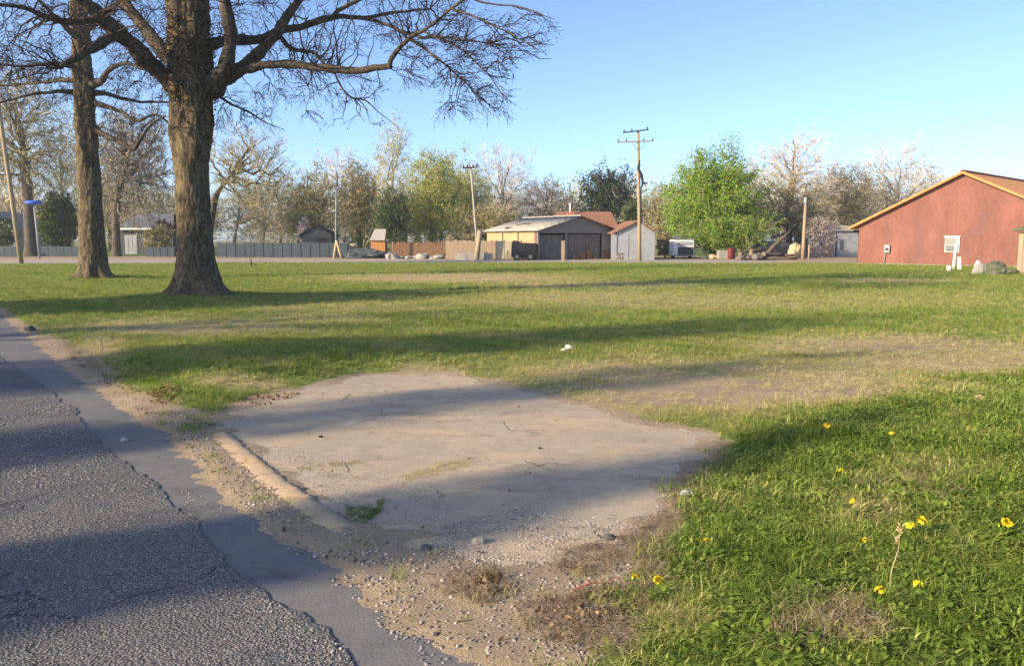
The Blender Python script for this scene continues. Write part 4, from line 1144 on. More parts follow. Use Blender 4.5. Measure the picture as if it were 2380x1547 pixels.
mat_plain('mound_grey', (0.06, 0.072, 0.08), 0.9, 0.25, 2, 0.6, 0.03)
mat_plain('concrete_grey', (0.25, 0.235, 0.21), 0.9, 0.2, 2)
mat_plain('car_paint', (0.055, 0.058, 0.065), 0.3, 0.15, 2, 0.05)
mat_plain('rubber', (0.02, 0.02, 0.02), 0.85, 0.2, 5)
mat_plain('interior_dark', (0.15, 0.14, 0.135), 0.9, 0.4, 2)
def mat_glass(name, col=(0.10, 0.115, 0.13)):
    m, nt, b, _ = nodes_of(name)
    b.inputs['Base Color'].default_value = (*col, 1); b.inputs['Roughness'].default_value = 0.08
    b.inputs['Specular IOR Level'].default_value = 0.8
    v = coords(nt); bump(nt, b, noise_t(nt, v, 1.5, 2), 0.05, 0.02)
    MATS[name] = m; return m
mat_glass('window_glass')
M = MATS

# --- terracotta house on the right
A_H = R(47)
C1 = gp(1993, 614)
e1 = Vector((math.cos(A_H), -math.sin(A_H), 0)); n1 = Vector((-math.sin(A_H), -math.cos(A_H), 0))
def fac(u, v):
    d = ray(u, v); o = Vector((0, 0, CAM_H)); t = (C1 - o).dot(n1) / d.dot(n1); p = o + d * t - C1
    return p.dot(e1), p.z
house = empty('stucco_house', (C1.x, C1.y, 0), 'terracotta stucco house with orange gable roof at the right', 'house', rz=-A_H)
HW, HE, HR, HD = 12.0, 2.45, 5.36, 15.0
MB().prism([(0, -0.1), (HW, -0.1), (HW, HE), (HW / 2, HR), (0, HE)], 0, 0.25).build('gable_wall', M['stucco_pink'], house)
MB().box(0, 0.25, 0.253, HD, -0.1, HE - 0.05).build('side_wall', M['stucco_pink'], house)
MB().box(HW - 0.25, HW, 0.253, HD, -0.1, HE - 0.05).build('side_wall', M['stucco_pink'], house)
MB().box(-0.012, HW + 0.012, -0.03, -0.002, -0.1, 0.10).build('foundation_strip', M['concrete_grey'], house)
sl = (HR - HE) / (HW / 2); oh = 0.5; th = 0.13
for sgn in (0, 1):
    def X(x): return HW - x if sgn else x
    rf = MB().prism([(X(-oh), HE - oh * sl + 0.03), (X(HW / 2), HR + 0.03), (X(HW / 2), HR + 0.03 + th), (X(-oh), HE - oh * sl + 0.03 + th)], -0.32, HD + 0.3).build('roof_slope', M['shingle_orange'], house)
    MB().prism([(X(-oh - 0.03), HE - oh * sl + 0.02), (X(HW / 2), HR + 0.03), (X(HW / 2), HR + 0.03 + th + 0.02), (X(-oh - 0.03), HE - oh * sl + 0.05 + th)], -0.36, -0.323).build('rake_board', M['trim_orange'], house)
    # courses of shingles, each row a proud step
    for k in range(13):
        t0 = k / 13.0; xa = -oh + (HW / 2 + oh) * t0; xb = -oh + (HW / 2 + oh) * (t0 + 1 / 13.0)
        za = HE + xa * sl + 0.03 + th; zb = HE + xb * sl + 0.03 + th
        MB().prism([(X(xa), za + 0.003), (X(xb), zb + 0.003), (X(xb), zb + 0.008), (X(xa), za + 0.016)], -0.315, HD + 0.29).build('shingle_course', M['shingle_orange'], rf)
cap = MB(); cap.prism([(-0.17, -0.06), (0, 0.03), (0.17, -0.06), (0.17, -0.03), (0, 0.065), (-0.17, -0.03)], 0, 0.55)
capm = cap.mesh('ridge_cap', M['shingle_brown'])
for k in range(24):
    o = link_mesh('ridge_cap', capm, house); o.location = (HW / 2, -0.3 + k * 0.62, HR + 0.03 + th + 0.05)
MB().box(-0.42, -0.35, 0.1, HD, HE - oh * sl - 0.16, HE - oh * sl - 0.02).build('gutter_trough', M['dark_wood'], house)
MB().tube([(-0.3, 0.25, HE - 0.35), (-0.08, 0.2, HE - 0.55), (-0.07, 0.2, 1.2), (-0.07, 0.2, 0.05)], 0.045, 8).build('downpipe', M['dark_wood'], house)
wx0, wz1 = fac(2198, 551); wx1, wz0 = fac(2229, 586)
win = MB().box(wx0, wx1, -0.05, -0.004, wz0, wz1).build('window', M['white_paint'], house)
win.data.materials[0] = M['white_paint']
mid = (wz0 + wz1) / 2
for a, b in ((wz0 + 0.05, mid - 0.03), (mid + 0.03, wz1 - 0.06)):
    MB().box(wx0 + 0.04, wx1 - 0.04, -0.056, -0.052, a - 0.02, b + 0.02).build('pane', M['window_glass'], win)
for k in range(4):
    z = mid + 0.06 + k * (wz1 - mid - 0.14) / 7
    MB().box(wx0 + 0.045, wx1 - 0.045, -0.068, -0.060, z, z + 0.02).build('slat', M['grey_metal'], win)
MB().box(wx0 - 0.05, wx1 + 0.05, -0.12, -0.002, wz1, wz1 + 0.06).build('head_trim', M['white_paint'], win)
mx0, mz1 = fac(2057, 569); mx1, mz0 = fac(2069, 591)
mb = MB().box(mx0, mx1, -0.16, -0.003, mz0 + 0.1, mz1).build('meter_box', M['old_white_shaded'], house, bevel=0.015)
MB().lathe([(0.0, 0), (0.10, 0.0), (0.11, 0.05), (0.09, 0.10), (0.02, 0.12)], 12, ((mx0 + mx1) / 2, -0.20, mz0 + 0.30)).build('meter', M['grey_metal'], mb, True)
MB().tube([(mx0 + 0.08, -0.07, mz0 + 0.12), (mx0 + 0.05, -0.07, mz0 - 0.25), (mx0 - 0.02, -0.07, 0.0)], 0.03, 8).build('conduit', M['old_white_shaded'], house)
p = Vector((mx0 - 0.1, -0.05, 0))

def on_ground(u, v):
    g = gp(u, v); g.z = float(top_z(np.array([g.x]), np.array([g.y]))[0]); return g
# leaning white post and board by the window
g = on_ground(2216, 627); t = at(2226, 552, g.y + 0.5) - g
o = MB().tube([(0, 0, -0.05), (t.x * 0.5 - 0.03, t.y * 0.5, t.z * 0.5), (t.x, t.y, t.z)], [0.075, 0.07, 0.065], 10).build('white_post', M['white_paint'], None, True)
o.location = g; tag(o, 'tall white pipe leaning against the window of the terracotta house', 'pipe')
g = on_ground(2230, 628)
o = MB().prism([(-0.10, -0.03), (0.08, -0.03), (0.02, 0.66), (-0.14, 0.66)], -0.03, 0.03).build('white_board', M['white_paint']); o.location = g
tag(o, 'short white board standing beside the leaning white pipe', 'board')
g = on_ground(2206, 633)
bk = empty('bucket', g, 'small white bucket on the grass by the leaning white pipe', 'bucket')
MB().lathe([(0.11, -0.02), (0.14, 0.26), (0.15, 0.28), (0.13, 0.27), (0.10, 0.03)], 16).build('body', M['white_paint'], bk, True)
MB().tube([(0.145 * math.cos(a), 0.02, 0.24 + 0.10 * math.sin(a)) for a in np.linspace(0, math.pi, 9)], 0.006, 5).build('handle', M['grey_metal'], bk)
for (u, v, sx, sy, sz, mt, lb) in ((2312,640,.48,.42,.42,'boulder_moss','large mossy green-grey boulder beside the terracotta house'), (2277,639,.30,.28,.36,'rubble','pale grey boulder left of the mossy boulder'),
                               (2347,637,.34,.3,.16,'boulder_moss','low dark stone between the mossy boulder and the brown shed')):
    g = on_ground(u, v); o = link_mesh('boulder', rock_mesh('boulder', M[mt], u, sx, sy, sz, 0.3, 3)); o.location = (g.x, g.y, g.z + sz * 0.45); tag(o, lb, 'boulder')
g = on_ground(2271, 626)
jg = empty('plastic_jug', (g.x, g.y, g.z), 'white plastic jug standing behind the pale boulder', 'jug')
MB().lathe([(0.10, 0), (0.13, 0.04), (0.13, 0.26), (0.09, 0.36), (0.04, 0.40), (0.04, 0.46)], 12).build('body', M['white_paint'], jg, True)
MB().tube([(0.05, 0, 0.40), (0.13, 0, 0.38), (0.14, 0, 0.28)], 0.018, 6).build('handle', M['white_paint'], jg, True)
# brown shed cut by the right edge
sh = empty('garden_shed', (*gp(2362, 637).xy, 0), 'small brown shed with mossy flat roof at the right edge', 'shed', rz=-0.62)
MB().box(0, 2.6, 0, 2.2, -0.05, 1.92).build('wall', M['fence_brown'], sh)
for k in range(13): MB().box(k * 0.2 + 0.012, k * 0.2 + 0.188, -0.022, -0.002, 0.03, 1.90).build('plank', M['fence_wood'], sh)
MB().prism([(-0.28, 1.98), (2.9, 1.98), (2.9, 2.22), (0.2, 2.25), (-0.2, 2.08)], -0.3, 2.5).build('roof', M['boulder_moss'], sh)

# --- carport building in the middle
PH = R(30); D0 = 62.0
cp = empty('carport_house', (ux(1250, D0), D0, 0), 'low carport building with cream side wall and grey metal roof', 'building', rz=PH)
CW, CE, CR, CD = 7.4, 2.30, 3.36, 8.2
MB().prism([(0, 2.08), (CW, 2.08), (CW, CE), (CW / 2, CR - 0.04), (0, CE)], 0, 0.12).build('gable_panel', M['grey_siding'], cp)
for k in range(7):
    z = 2.12 + k * 0.17; w = 0.0 if z < CE else (z - CE) / (CR - CE) * CW / 2
    if w < CW / 2 - 0.15: MB().box(w + 0.06, CW - w - 0.06, -0.014, -0.002, z, z + 0.155).build('siding_board', M['grey_siding'], cp)
MB().box(0, 0.12, 0.2, CD, -0.05, CE).build('side_wall', M['cream_wall'], cp)
for yy in (2.9, 5.4):
    MB().box(-0.03, -0.002, yy, yy + 0.14, 0.0, CE - 0.02).build('wall_post', M['dark_wood'], cp)
MB().box(-0.03, -0.002, 0.25, 0.5, 0.0, CE - 0.05).build('corner_board', M['fence_brown'], cp)
MB().box(CW - 0.12, CW, 0.123, CD, -0.05, CE).build('side_wall', M['grey_siding'], cp)
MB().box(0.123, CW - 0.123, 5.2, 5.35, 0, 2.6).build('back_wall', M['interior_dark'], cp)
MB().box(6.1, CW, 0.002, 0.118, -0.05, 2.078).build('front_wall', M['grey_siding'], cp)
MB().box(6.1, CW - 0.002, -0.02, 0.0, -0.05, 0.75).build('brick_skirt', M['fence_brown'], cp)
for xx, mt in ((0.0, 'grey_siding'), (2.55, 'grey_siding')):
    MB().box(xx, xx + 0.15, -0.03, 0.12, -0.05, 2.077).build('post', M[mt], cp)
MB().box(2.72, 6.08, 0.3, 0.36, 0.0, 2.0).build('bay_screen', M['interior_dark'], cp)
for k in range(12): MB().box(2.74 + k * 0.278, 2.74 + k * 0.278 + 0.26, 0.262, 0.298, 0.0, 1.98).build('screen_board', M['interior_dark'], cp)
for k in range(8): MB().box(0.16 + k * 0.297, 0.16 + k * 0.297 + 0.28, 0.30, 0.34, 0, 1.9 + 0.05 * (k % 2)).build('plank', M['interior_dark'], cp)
for k in range(4): MB().box(3.4 + k * 0.6, 3.4 + k * 0.6 + 0.45, -0.02, 0.24, 0, 0.35 + 0.22 * ((k * 7) % 3)).build('crate', M['fence_brown'], cp)
csl = (CR - CE) / (CW / 2)
# corrugated sheets on the left slope
def corr_sheet(y0, y1, lift):
    V = []; F = []; ny = 22; xs = [-0.35, 1.7, CW / 2]
    for j in range(ny + 1):
        y = y0 + (y1 - y0) * j / ny
        for x in xs: V.append((x, y, CE + x * csl + 0.05 + lift + 0.03 * math.sin(y * 6.283 / 0.28)))
    for j in range(ny):
        for i in range(2): F.append((j * 3 + i, j * 3 + i + 1, (j + 1) * 3 + i + 1, (j + 1) * 3 + i))
    me = mesh_np('roof_sheet', V, F, None, [M['metal_roof']]); o = link_mesh('roof_sheet', me, cp)
    sm = o.modifiers.new('thick', 'SOLIDIFY'); sm.thickness = 0.012; return o
for k in range(8): corr_sheet(-0.4 + k * 1.1, -0.4 + k * 1.1 + 1.15, 0.012 * (k % 2))
MB().prism([(CW / 2, CR + 0.02), (CW + 0.35, CE - 0.35 * csl + 0.02), (CW + 0.35, CE - 0.35 * csl + 0.1), (CW / 2, CR + 0.1)], -0.35, CD + 0.3).build('roof_slope', M['shingle_brown'], cp)
MB().tube([(CW / 2, -0.42, CR + 0.1), (CW / 2, CD + 0.3, CR + 0.1)], 0.06, 6).build('ridge_roll', M['metal_roof'], cp)
# bent branch lying on the roof
o = MB().tube([(0, 0, 0), (0.5, 0.8, 0.12), (0.9, 1.8, 0.10), (1.5, 2.6, 0.22), (1.9, 3.6, 0.15)], [0.04, 0.035, 0.03, 0.025, 0.012], 6).build('fallen_branch', M['log_bark'], None, True)
o.location = cp.matrix_world @ Vector((0, 0, 0)); o.location = Vector(cp.location) + Vector((-1.6, 3.2, 2.75)); o.rotation_euler = (0, 0, -0.4)
tag(o, 'thin fallen branch lying across the grey metal roof', 'branch')
# rear house with brown roof
rh = empty('rear_house', (ux(1272, 77), 77, 0), 'house with brown shingle roof rising behind the carport building', 'house')
RW = ux(1446, 77) - ux(1272, 77)
MB().box(0.3, RW - 0.3, 2.2, 8, -0.05, 2.7).build('wall', M['grey_siding'], rh)
MB().slab([(0, 1.6, 2.55), (RW, 1.6, 2.55), (RW - 0.5, 5.1, 4.28), (1.2, 5.1, 4.28)], 0.1).build('roof_slope', M['shingle_brown'], rh)
MB().slab([(RW, 8.6, 2.55), (0, 8.6, 2.55), (1.2, 5.1, 4.28), (RW - 0.5, 5.1, 4.28)], 0.1).build('roof_slope', M['shingle_brown'], rh)
MB().box(2.1, 2.8, 3.2, 3.9, 2.6, 4.3).build('chimney', M['brick_red'], rh)
MB().tube([(2.45, 4.2, 3.6), (2.45, 4.2, 5.15)], 0.09, 8).build('vent_pipe', M['white_paint'], rh, True)
# white outbuilding with gable
D2 = 62.5
wo_ = empty('outbuilding', (ux(1434, D2), D2, 0), 'whitewashed gabled outbuilding with brown roof right of the carport', 'building', rz=0.06)
OW = ux(1523, D2) - ux(1434, D2)
MB().prism([(0, -0.05), (OW, -0.05), (OW, 2.1), (OW * 0.55, 2.95), (0, 2.2)], 0, 0.15).build('gable_wall', M['old_white_shaded'], wo_)
MB().box(0, 0.15, 0.153, 5, -0.05, 2.2).build('side_wall', M['old_white_shaded'], wo_); MB().box(OW - 0.15, OW, 0.153, 5, -0.05, 2.2).build('side_wall', M['old_white_shaded'], wo_)
for (xa, za, xb, zb) in ((-0.35, 2.02, OW * 0.55, 2.98), (OW + 0.04, 2.09, OW * 0.55, 2.98)):
    MB().prism([(xa, za), (xb, zb), (xb, zb + 0.09), (xa, za + 0.09)], -0.2, 5.2).build('roof_slope', M['shingle_brown'], wo_)
MB().box(-0.42, -0.02, -0.05, 0.1, -0.05, 2.0).build('corner_panel', M['old_white_shaded'], wo_)
for k in range(2): MB().box(0.9 + k * 0.02, 0.93 + k * 0.02, -0.01, -0.002, 0.1, 2.0).build('seam', M['grey_siding'], wo_)
# small white shed at right
D3 = 74.0
ws = empty('storage_shed', (ux(1880, D3), D3, 0), 'grey-white low shed with narrow window left of the terracotta house', 'shed')
SW = ux(2020, D3) - ux(1880, D3)
MB().box(0, SW, 0, 4, -0.05, 2.35).build('wall', M['old_white_shaded'], ws)
MB().prism([(-0.2, 2.353), (SW + 0.2, 2.353), (SW + 0.2, 2.5), (SW / 2, 2.9), (-0.2, 2.5)], -0.25, 4.2).build('roof', M['metal_roof'], ws)
wx = ux(1957, D3) - ux(1880, D3)
w_ = MB().box(wx - 0.25, wx + 0.25, -0.03, -0.002, 0.55, 1.65).build('window', M['old_white_shaded'], ws); MB().box(wx - 0.18, wx + 0.18, -0.04, -0.032, 0.62, 1.58).build('pane', M['window_glass'], w_)
dx = ux(1925, D3) - ux(1880, D3)
MB().box(dx - 0.4, dx + 0.4, -0.03, -0.002, 0.02, 1.0).build('panel', M['cream_wall'], ws); MB().box(ux(1942, D3) - ux(1880, D3), ux(1945, D3) - ux(1880, D3), -0.05, -0.002, 0, 2.3).build('trim_post', M['grey_dark'], ws)
# grey house behind the second tree, pale house far left, dark shed
D4 = 86.0
gh = empty('grey_house', (ux(278, D4), D4, 0), 'shade-toned grey house with white doorway seen between the two lawn trees', 'house')
GW = ux(402, D4) - ux(278, D4)
MB().box(0, GW, 0, 7, -0.05, 2.7).build('wall', M['grey_dark'], gh)  # wall grey kept extra dark so the colour holds the house's shade
MB().slab([(-0.3, -0.4, 2.75), (GW + 0.3, -0.4, 2.75), (GW - 1.2, 3.4, 4.3), (0.6, 3.4, 4.3)], 0.12).build('roof_slope', M['grey_metal'], gh)
MB().slab([(GW + 0.3, 7.2, 2.75), (-0.3, 7.2, 2.75), (0.6, 3.4, 4.3), (GW - 1.2, 3.4, 4.3)], 0.12).build('roof_slope', M['grey_metal'], gh)
MB().box(-0.3, GW + 0.3, -0.45, -0.41, 2.6, 2.78).build('fascia', M['white_paint'], gh)
dxa, dxb = ux(290, D4) - ux(278, D4), ux(319, D4) - ux(278, D4)
dr = MB().box(dxa, dxb, -0.04, -0.002, 0, 2.05).build('door', M['old_white_shaded'], gh)
for k in range(3): MB().box(dxa + 0.12 + k * (dxb - dxa) / 3, dxa + (k + 1) * (dxb - dxa) / 3 - 0.06, -0.06, -0.042, 0.15, 1.9).build('door_panel', M['old_white_shaded'], dr)
MB().box(dxb + 0.5, dxb + 1.5, -0.03, -0.002, 1.0, 1.9).build('window', M['window_glass'], gh)
D5 = 96.0
fh = empty('pale_house', (ux(-120, D5), D5, 0), 'pale house partly hidden at the far left edge', 'house')
FW = ux(34, D5) - ux(-120, D5)
MB().box(0, FW, 0, 7, -0.05, 2.9).build('wall', M['old_white_shaded'], fh)
MB().prism([(-0.4, 2.903), (FW + 0.4, 2.903), (FW / 2, 5.0)], -0.4, 7.4).build('roof', M['grey_metal'], fh)
for xx in (1.0, 4.6, 6.6):
    w_ = MB().box(xx, xx + 1.0, -0.03, -0.002, 0.9, 2.2).build('window', M['white_paint'], fh); MB().box(xx + 0.1, xx + 0.9, -0.04, -0.032, 1.0, 2.1).build('pane', M['window_glass'], w_)
D6 = 80.0
ds = empty('dark_shed', (ux(702, D6), D6, 0), 'small dark gabled shed behind the teal panel fence', 'shed')
DW = ux(770, D6) - ux(702, D6)
MB().prism([(0, -0.05), (DW, -0.05), (DW, 2.0), (DW * 0.45, 2.85), (0, 2.0)], 0, 3).build('wall', M['grey_dark'], ds)
for (xa, za, xb, zb) in ((-0.3, 1.85, DW * 0.45, 2.9), (DW + 0.3, 1.85, DW * 0.45, 2.9)):
    MB().prism([(xa, za), (xb, zb), (xb, zb + 0.1), (xa, za + 0.1)], -0.25, 3.2).build('roof_slope', M['dark_wood'], ds)
MB().box(DW * 0.5, DW * 0.95, -0.03, -0.002, 0, 1.7).build('door', M['black_metal'], ds)
# upright wooden privy with grey roof
D7 = 74.0
pv = empty('wooden_hut', (ux(862, D7), D7, 0), 'narrow orange plank hut with grey lean-to roof', 'hut')
PW = ux(895, D7) - ux(862, D7)
MB().box(0, PW, 0, 1.2, -0.05, 1.45).build('wall', M['fence_brown'], pv)
for k in range(7): MB().box(k * PW / 7 + 0.008, (k + 1) * PW / 7 - 0.008, -0.03, -0.002, 0.02, 1.44).build('plank', M['orange_wood'], pv)
MB().slab([(-0.08, -0.2, 1.47), (PW + 0.02, -0.2, 1.47), (PW - 0.1, 1.3, 2.5), (0.15, 1.3, 2.5)], 0.06).build('roof', M['pole_grey'], pv)

ORD = ['first', 'second', 'third', 'fourth', 'fifth', 'sixth', 'seventh', 'eighth', 'ninth', 'tenth', 'eleventh', 'twelfth', 'thirteenth', 'fourteenth', 'fifteenth', 'sixteenth', 'seventeenth', 'eighteenth']
def by_place(objs, phrase):
    for i, o in enumerate(sorted(objs, key=lambda q: q.location.x / q.location.y)):
        o['label'] = phrase % ORD[i]
# --- fences
def panel_fence(name, label, u0, u1, D, n, h, mp, mpost, gap=0.05, z0=0.06, jit=0.03, seed=0, post_every=1, cat='fence', lean=0.0, board='panel'):
    rg = random.Random(seed); x0, x1 = ux(u0, D), ux(u1, D); root = empty(name, (x0, D, 0), label, cat); w = (x1 - x0) / n
    for k in range(n):
        hh = h * (1 + rg.uniform(-jit, jit)); dz = rg.uniform(0, jit * 0.5); tl = rg.uniform(-lean, lean); yy = rg.uniform(-0.012, 0.012)
        MB().prism([(k * w + gap / 2, z0 + dz), ((k + 1) * w - gap / 2, z0 + dz), ((k + 1) * w - gap / 2 + tl, hh), (k * w + gap / 2 + tl, hh)], yy, yy + 0.03).build(board, M[mp], root)
    MB().box(0, x1 - x0, 0.05, 0.10, h * 0.25, h * 0.32).build('rail', M[mpost], root); MB().box(0, x1 - x0, 0.05, 0.10, h * 0.75, h * 0.82).build('rail', M[mpost], root)
    for k in range(0, n + 1, post_every): MB().box(k * w - 0.045, k * w + 0.045, 0.101, 0.19, -0.05, h + 0.05).build('post', M[mpost], root)
    return root
panel_fence('panel_fence', 'teal-grey panel fence across the street right of the big tree', 503, 808, 70, 14, 1.28, 'teal_shaded', 'grey_dark', 0.07, seed=3, jit=0.05)
panel_fence('panel_fence', 'low panel fence in shade-toned teal at the far left edge', -60, 44, 72, 6, 0.98, 'teal_shaded', 'grey_dark', 0.05, seed=4)
panel_fence('panel_fence', 'shade-toned teal panel fence between the leaning pole and second tree', 92, 184, 73, 5, 0.95, 'teal_shaded', 'grey_dark', 0.04, seed=5)
panel_fence('panel_fence', 'blue-grey panel fence between the two lawn tree trunks', 338, 404, 72, 4, 0.9, 'teal_shaded', 'grey_dark', 0.05, seed=6)
panel_fence('board_fence', 'weathered tan board fence left of the carport building', 1036, 1152, 63.6, 26, 1.5, 'fence_wood', 'fence_brown', 0.012, seed=7, jit=0.04, post_every=6, board='board')
panel_fence('sheet_fence', 'beige sheet fence in front of the cream wall', 1153, 1212, 63.2, 3, 1.5, 'beige_sheet', 'fence_brown', 0.03, seed=8)
panel_fence('board_fence', 'dark brown board fence behind the pale rubble', 912, 1032, 72.5, 30, 1.35, 'fence_brown', 'fence_wood', 0.02, seed=9, jit=0.12, post_every=6, board='board')
panel_fence('block_wall', 'low pale grey block wall in front of the tan board fence', 1058, 1145, 62.9, 8, 0.55, 'rubble', 'rubble', 0.01, z0=-0.05, seed=10, jit=0.08, post_every=20, cat='wall', board='block')
# --- poles
def pole(name, label, base, top, r0, r1, mt, D=None):
    root = empty(name, base, label, 'pole'); d = Vector(top) - Vector(base)
    MB().tube([(0, 0, -0.3), d * 0.35, d * 0.7, d], [r0, r0 * 0.9, (r0 + r1) / 2, r1], 12).build('shaft', M[mt], root, True)
    return root, d
D = 59.5
pr, d = pole('utility_pole', 'tall utility pole with two crossarms in front of the white outbuilding', (ux(1488, D), D, 0.0), at(1483, 306, D), 0.135, 0.095, 'pole_wood')
def arm(root, u0, v0, u1, v1, D, base, r=0.055, mt='fence_brown', dy=-0.14):
    a = at(u0, v0, D) - base; b = at(u1, v1, D) - base; a.y += dy; b.y += dy
    ar = MB().tube([a, (a + b) / 2, b], r, 6).build('crossarm', M[mt], root)
    return ar, a, b
bs = Vector(pr.location)
ar, a, b = arm(pr, 1434, 331, 1519, 328, D, bs, 0.05, 'pole_wood')
for q in (0.03, 0.25, 0.72, 0.97):
    c = a.lerp(b, q); MB().lathe([(0.03, 0), (0.055, 0.03), (0.03, 0.07), (0.05, 0.11), (0.015, 0.16)], 8, c + Vector((0, 0, 0.05))).build('insulator', M['black_metal'], ar)
ar, a, b = arm(pr, 1447, 309, 1507, 302, D, bs, 0.05, 'dark_wood')
for q in (0.05, 0.35, 0.95):
    c = a.lerp(b, q); MB().lathe([(0.03, 0), (0.055, 0.03), (0.03, 0.07), (0.05, 0.11), (0.015, 0.16)], 8, c + Vector((0, 0, 0.05))).build('insulator', M['black_metal'], ar)
for sgn in (-1, 1):
    k = at(1484 + sgn * 16, 331, D) - bs; j = at(1484, 352, D) - bs; MB().tube([k + Vector((0, -0.12, 0)), j + Vector((0, -0.12, 0))], 0.018, 5).build('brace', M['grey_metal'], pr)
MB().tube([at(1486, 372, D) - bs + Vector((0, -.16, 0)), at(1482, 392, D) - bs + Vector((0, -.18, 0)), at(1490, 408, D) - bs + Vector((0, -.2, 0)), at(1493, 424, D) - bs + Vector((0, -.18, 0)), at(1489, 440, D) - bs + Vector((0, -.15, 0)), at(1490, 520, D) - bs + Vector((0.0, -.14, 0))], [0.05, 0.1, 0.12, 0.08, 0.04, 0.03], 8).build('cable_riser', M['black_metal'], pr, True)
MB().tube([at(1497, 425, D) - bs + Vector((-.2, -.2, 0)), at(1500, 427, D) - bs + Vector((0.05, -.2, 0))], 0.07, 8).build('bracket', M['black_metal'], pr)
MB().box(0.10, 0.20, -0.1, 0.06, 1.5, 3.2).build('cable_cover', M['pole_grey'], pr)
D = 78.0
p2, d = pole('utility_pole', 'thin leaning utility pole left of the carport roof with small crossarm', (ux(1111, D), D, 0), at(1094, 390, D), 0.11, 0.07, 'pole_grey'); bs = Vector(p2.location)
ar, a, b = arm(p2, 1076, 391, 1110, 389, D, bs, 0.07, 'dark_wood')
for q in (0.05, 0.3, 0.7, 0.95): MB().lathe([(0.04, 0), (0.09, 0.05), (0.05, 0.12), (0.08, 0.2), (0.02, 0.25)], 8, a.lerp(b, q) + Vector((0, 0, 0.05))).build('insulator', M['black_metal'], ar)
D = 69.2
p3, d = pole('utility_pole', 'slim pale metal pole rising behind the tan timber props', (ux(779, D), D, 0), at(782, 432, D), 0.09, 0.06, 'grey_metal'); bs = Vector(p3.location)
MB().tube([d, at(784, 415, D) - bs, at(781, 396, D) - bs], [0.09, 0.06, 0.02], 8).build('finial', M['black_metal'], p3)
D = 64.0
p4, d = pole('utility_pole', 'pale stripped pole beside the log pile at right', (ux(1868, D), D, 0), at(1872, 476, D), 0.16, 0.09, 'pole_wood'); bs = Vector(p4.location)
MB().lathe([(0.06, 0), (0.12, 0.1), (0.12, 0.45), (0.05, 0.6)], 10, d).build('insulator', M['old_white_shaded'], p4, True)
o = MB().tube([(0, 0, -0.2), (0.03, 0, 0.6), (0.0, 0, 1.15)], [0.08, 0.075, 0.07], 8).build('fence_post', M['pole_wood'], None, True); o.location = (ux(1881, 63.6), 63.6, 0); tag(o, 'short pale post just right of the stripped pole', 'post')
D = 53.6
p5, d = pole('utility_pole', 'leaning bare wooden pole at the far left edge', (ux(46, D), D, 0), at(-12, 190, D), 0.155, 0.11, 'pole_wood')
# blue-capped lamp
D = 66.0
lp = empty('lamp_post', (ux(89, D), D, 0), 'white post with wide flat blue cap at the left', 'lamp post'); bs = Vector(lp.location)
t = at(79, 474, D) - bs
MB().tube([(0, 0, -0.1), t * 0.5, t], [0.075, 0.07, 0.065], 10).build('shaft', M['old_white_shaded'], lp, True)
MB().lathe([(0.12, -0.10), (0.5, -0.04), (0.66, 0.04), (0.68, 0.10), (0.6, 0.20), (0.35, 0.27), (0.05, 0.30)], 20, t).build('lamp_cap', M['blue_plastic'], lp, True)
# thin dark stake on the lawn edge
g = on_ground(584, 621)
st = empty('marker_stake', g, 'thin dark marker stake at the far edge of the lawn', 'stake')
MB().tube([(0, 0, -0.05), (0.01, 0, 0.7), (0.02, 0, 1.55)], [0.028, 0.022, 0.016], 8).build('rod', M['black_metal'], st); MB().lathe([(0.07, -0.02), (0.055, 0.25), (0.03, 0.42)], 8).build('base_sleeve', M['black_metal'], st)
# timber props
for (ua, va, ub, vb, w, lb) in ((776,598,781,560,.10,'left one of two tan timber props leaning together'),(795,594,781,558,.11,'right one of two tan timber props leaning together')):
    D = 67.5; a = at(ua, va, D); a.z = 0; b = at(ub, vb, D + 0.1)
    o = MB().tube([(0, 0, -0.1), (b - a) * 0.5, b - a], [w, w * .9, w * .7], 7).build('timber_prop', M['rubble_tan'], None, True); o.location = a; tag(o, lb, 'timber')
D = 62.4; a = Vector((ux(1107, D), D, 0)); b = at(1116, 535, D)
o = MB().tube([(0, 0, -0.1), (b - a) * 0.5, b - a], [.2, .19, .2], 9).build('leaning_post', M['fence_wood'], None, True); o.location = a; tag(o, 'thick tan post leaning over the tan board fence', 'post')
g = Vector((ux(1309, 59.8), 59.8, 0)); o = MB().box(-.12, .12, -.1, .1, -.05, 1.5).build('fence_post', M['pole_wood'], None, bevel=.015); o.location = g; tag(o, 'square tan post standing before the dark carport opening', 'post')
g = Vector((ux(1180, 61.5), 61.5, 0)); o = MB().box(-.06, .06, -.05, .05, -.05, .75).build('fence_post', M['fence_wood'], None, bevel=.01); o.location = g; tag(o, 'short tan stake before the black covered trailer', 'post')
# covered trailer
D = 62.2
tr = empty('covered_trailer', (ux(1188, D), D, 0), 'low black covered trailer parked left of the carport', 'trailer')
TW = ux(1246, D) - ux(1188, D)
MB().prism([(0, 0.25), (TW, 0.25), (TW, 1.30), (0.75, 1.33), (0.55, 1.48), (0.2, 1.50), (0.03, 1.35)], -0.6, 0.6).build('cover', M['black_metal'], tr, bevel=0.03)
for xx in (0.45, TW - 0.45):
    w_ = MB().tube([(xx, -0.72, 0.28), (xx, -0.56, 0.28)], 0.30, 16).build('wheel', M['rubber'], tr); MB().tube([(xx, -0.735, 0.28), (xx, -0.722, 0.28)], 0.15, 12).build('rim', M['grey_metal'], w_)
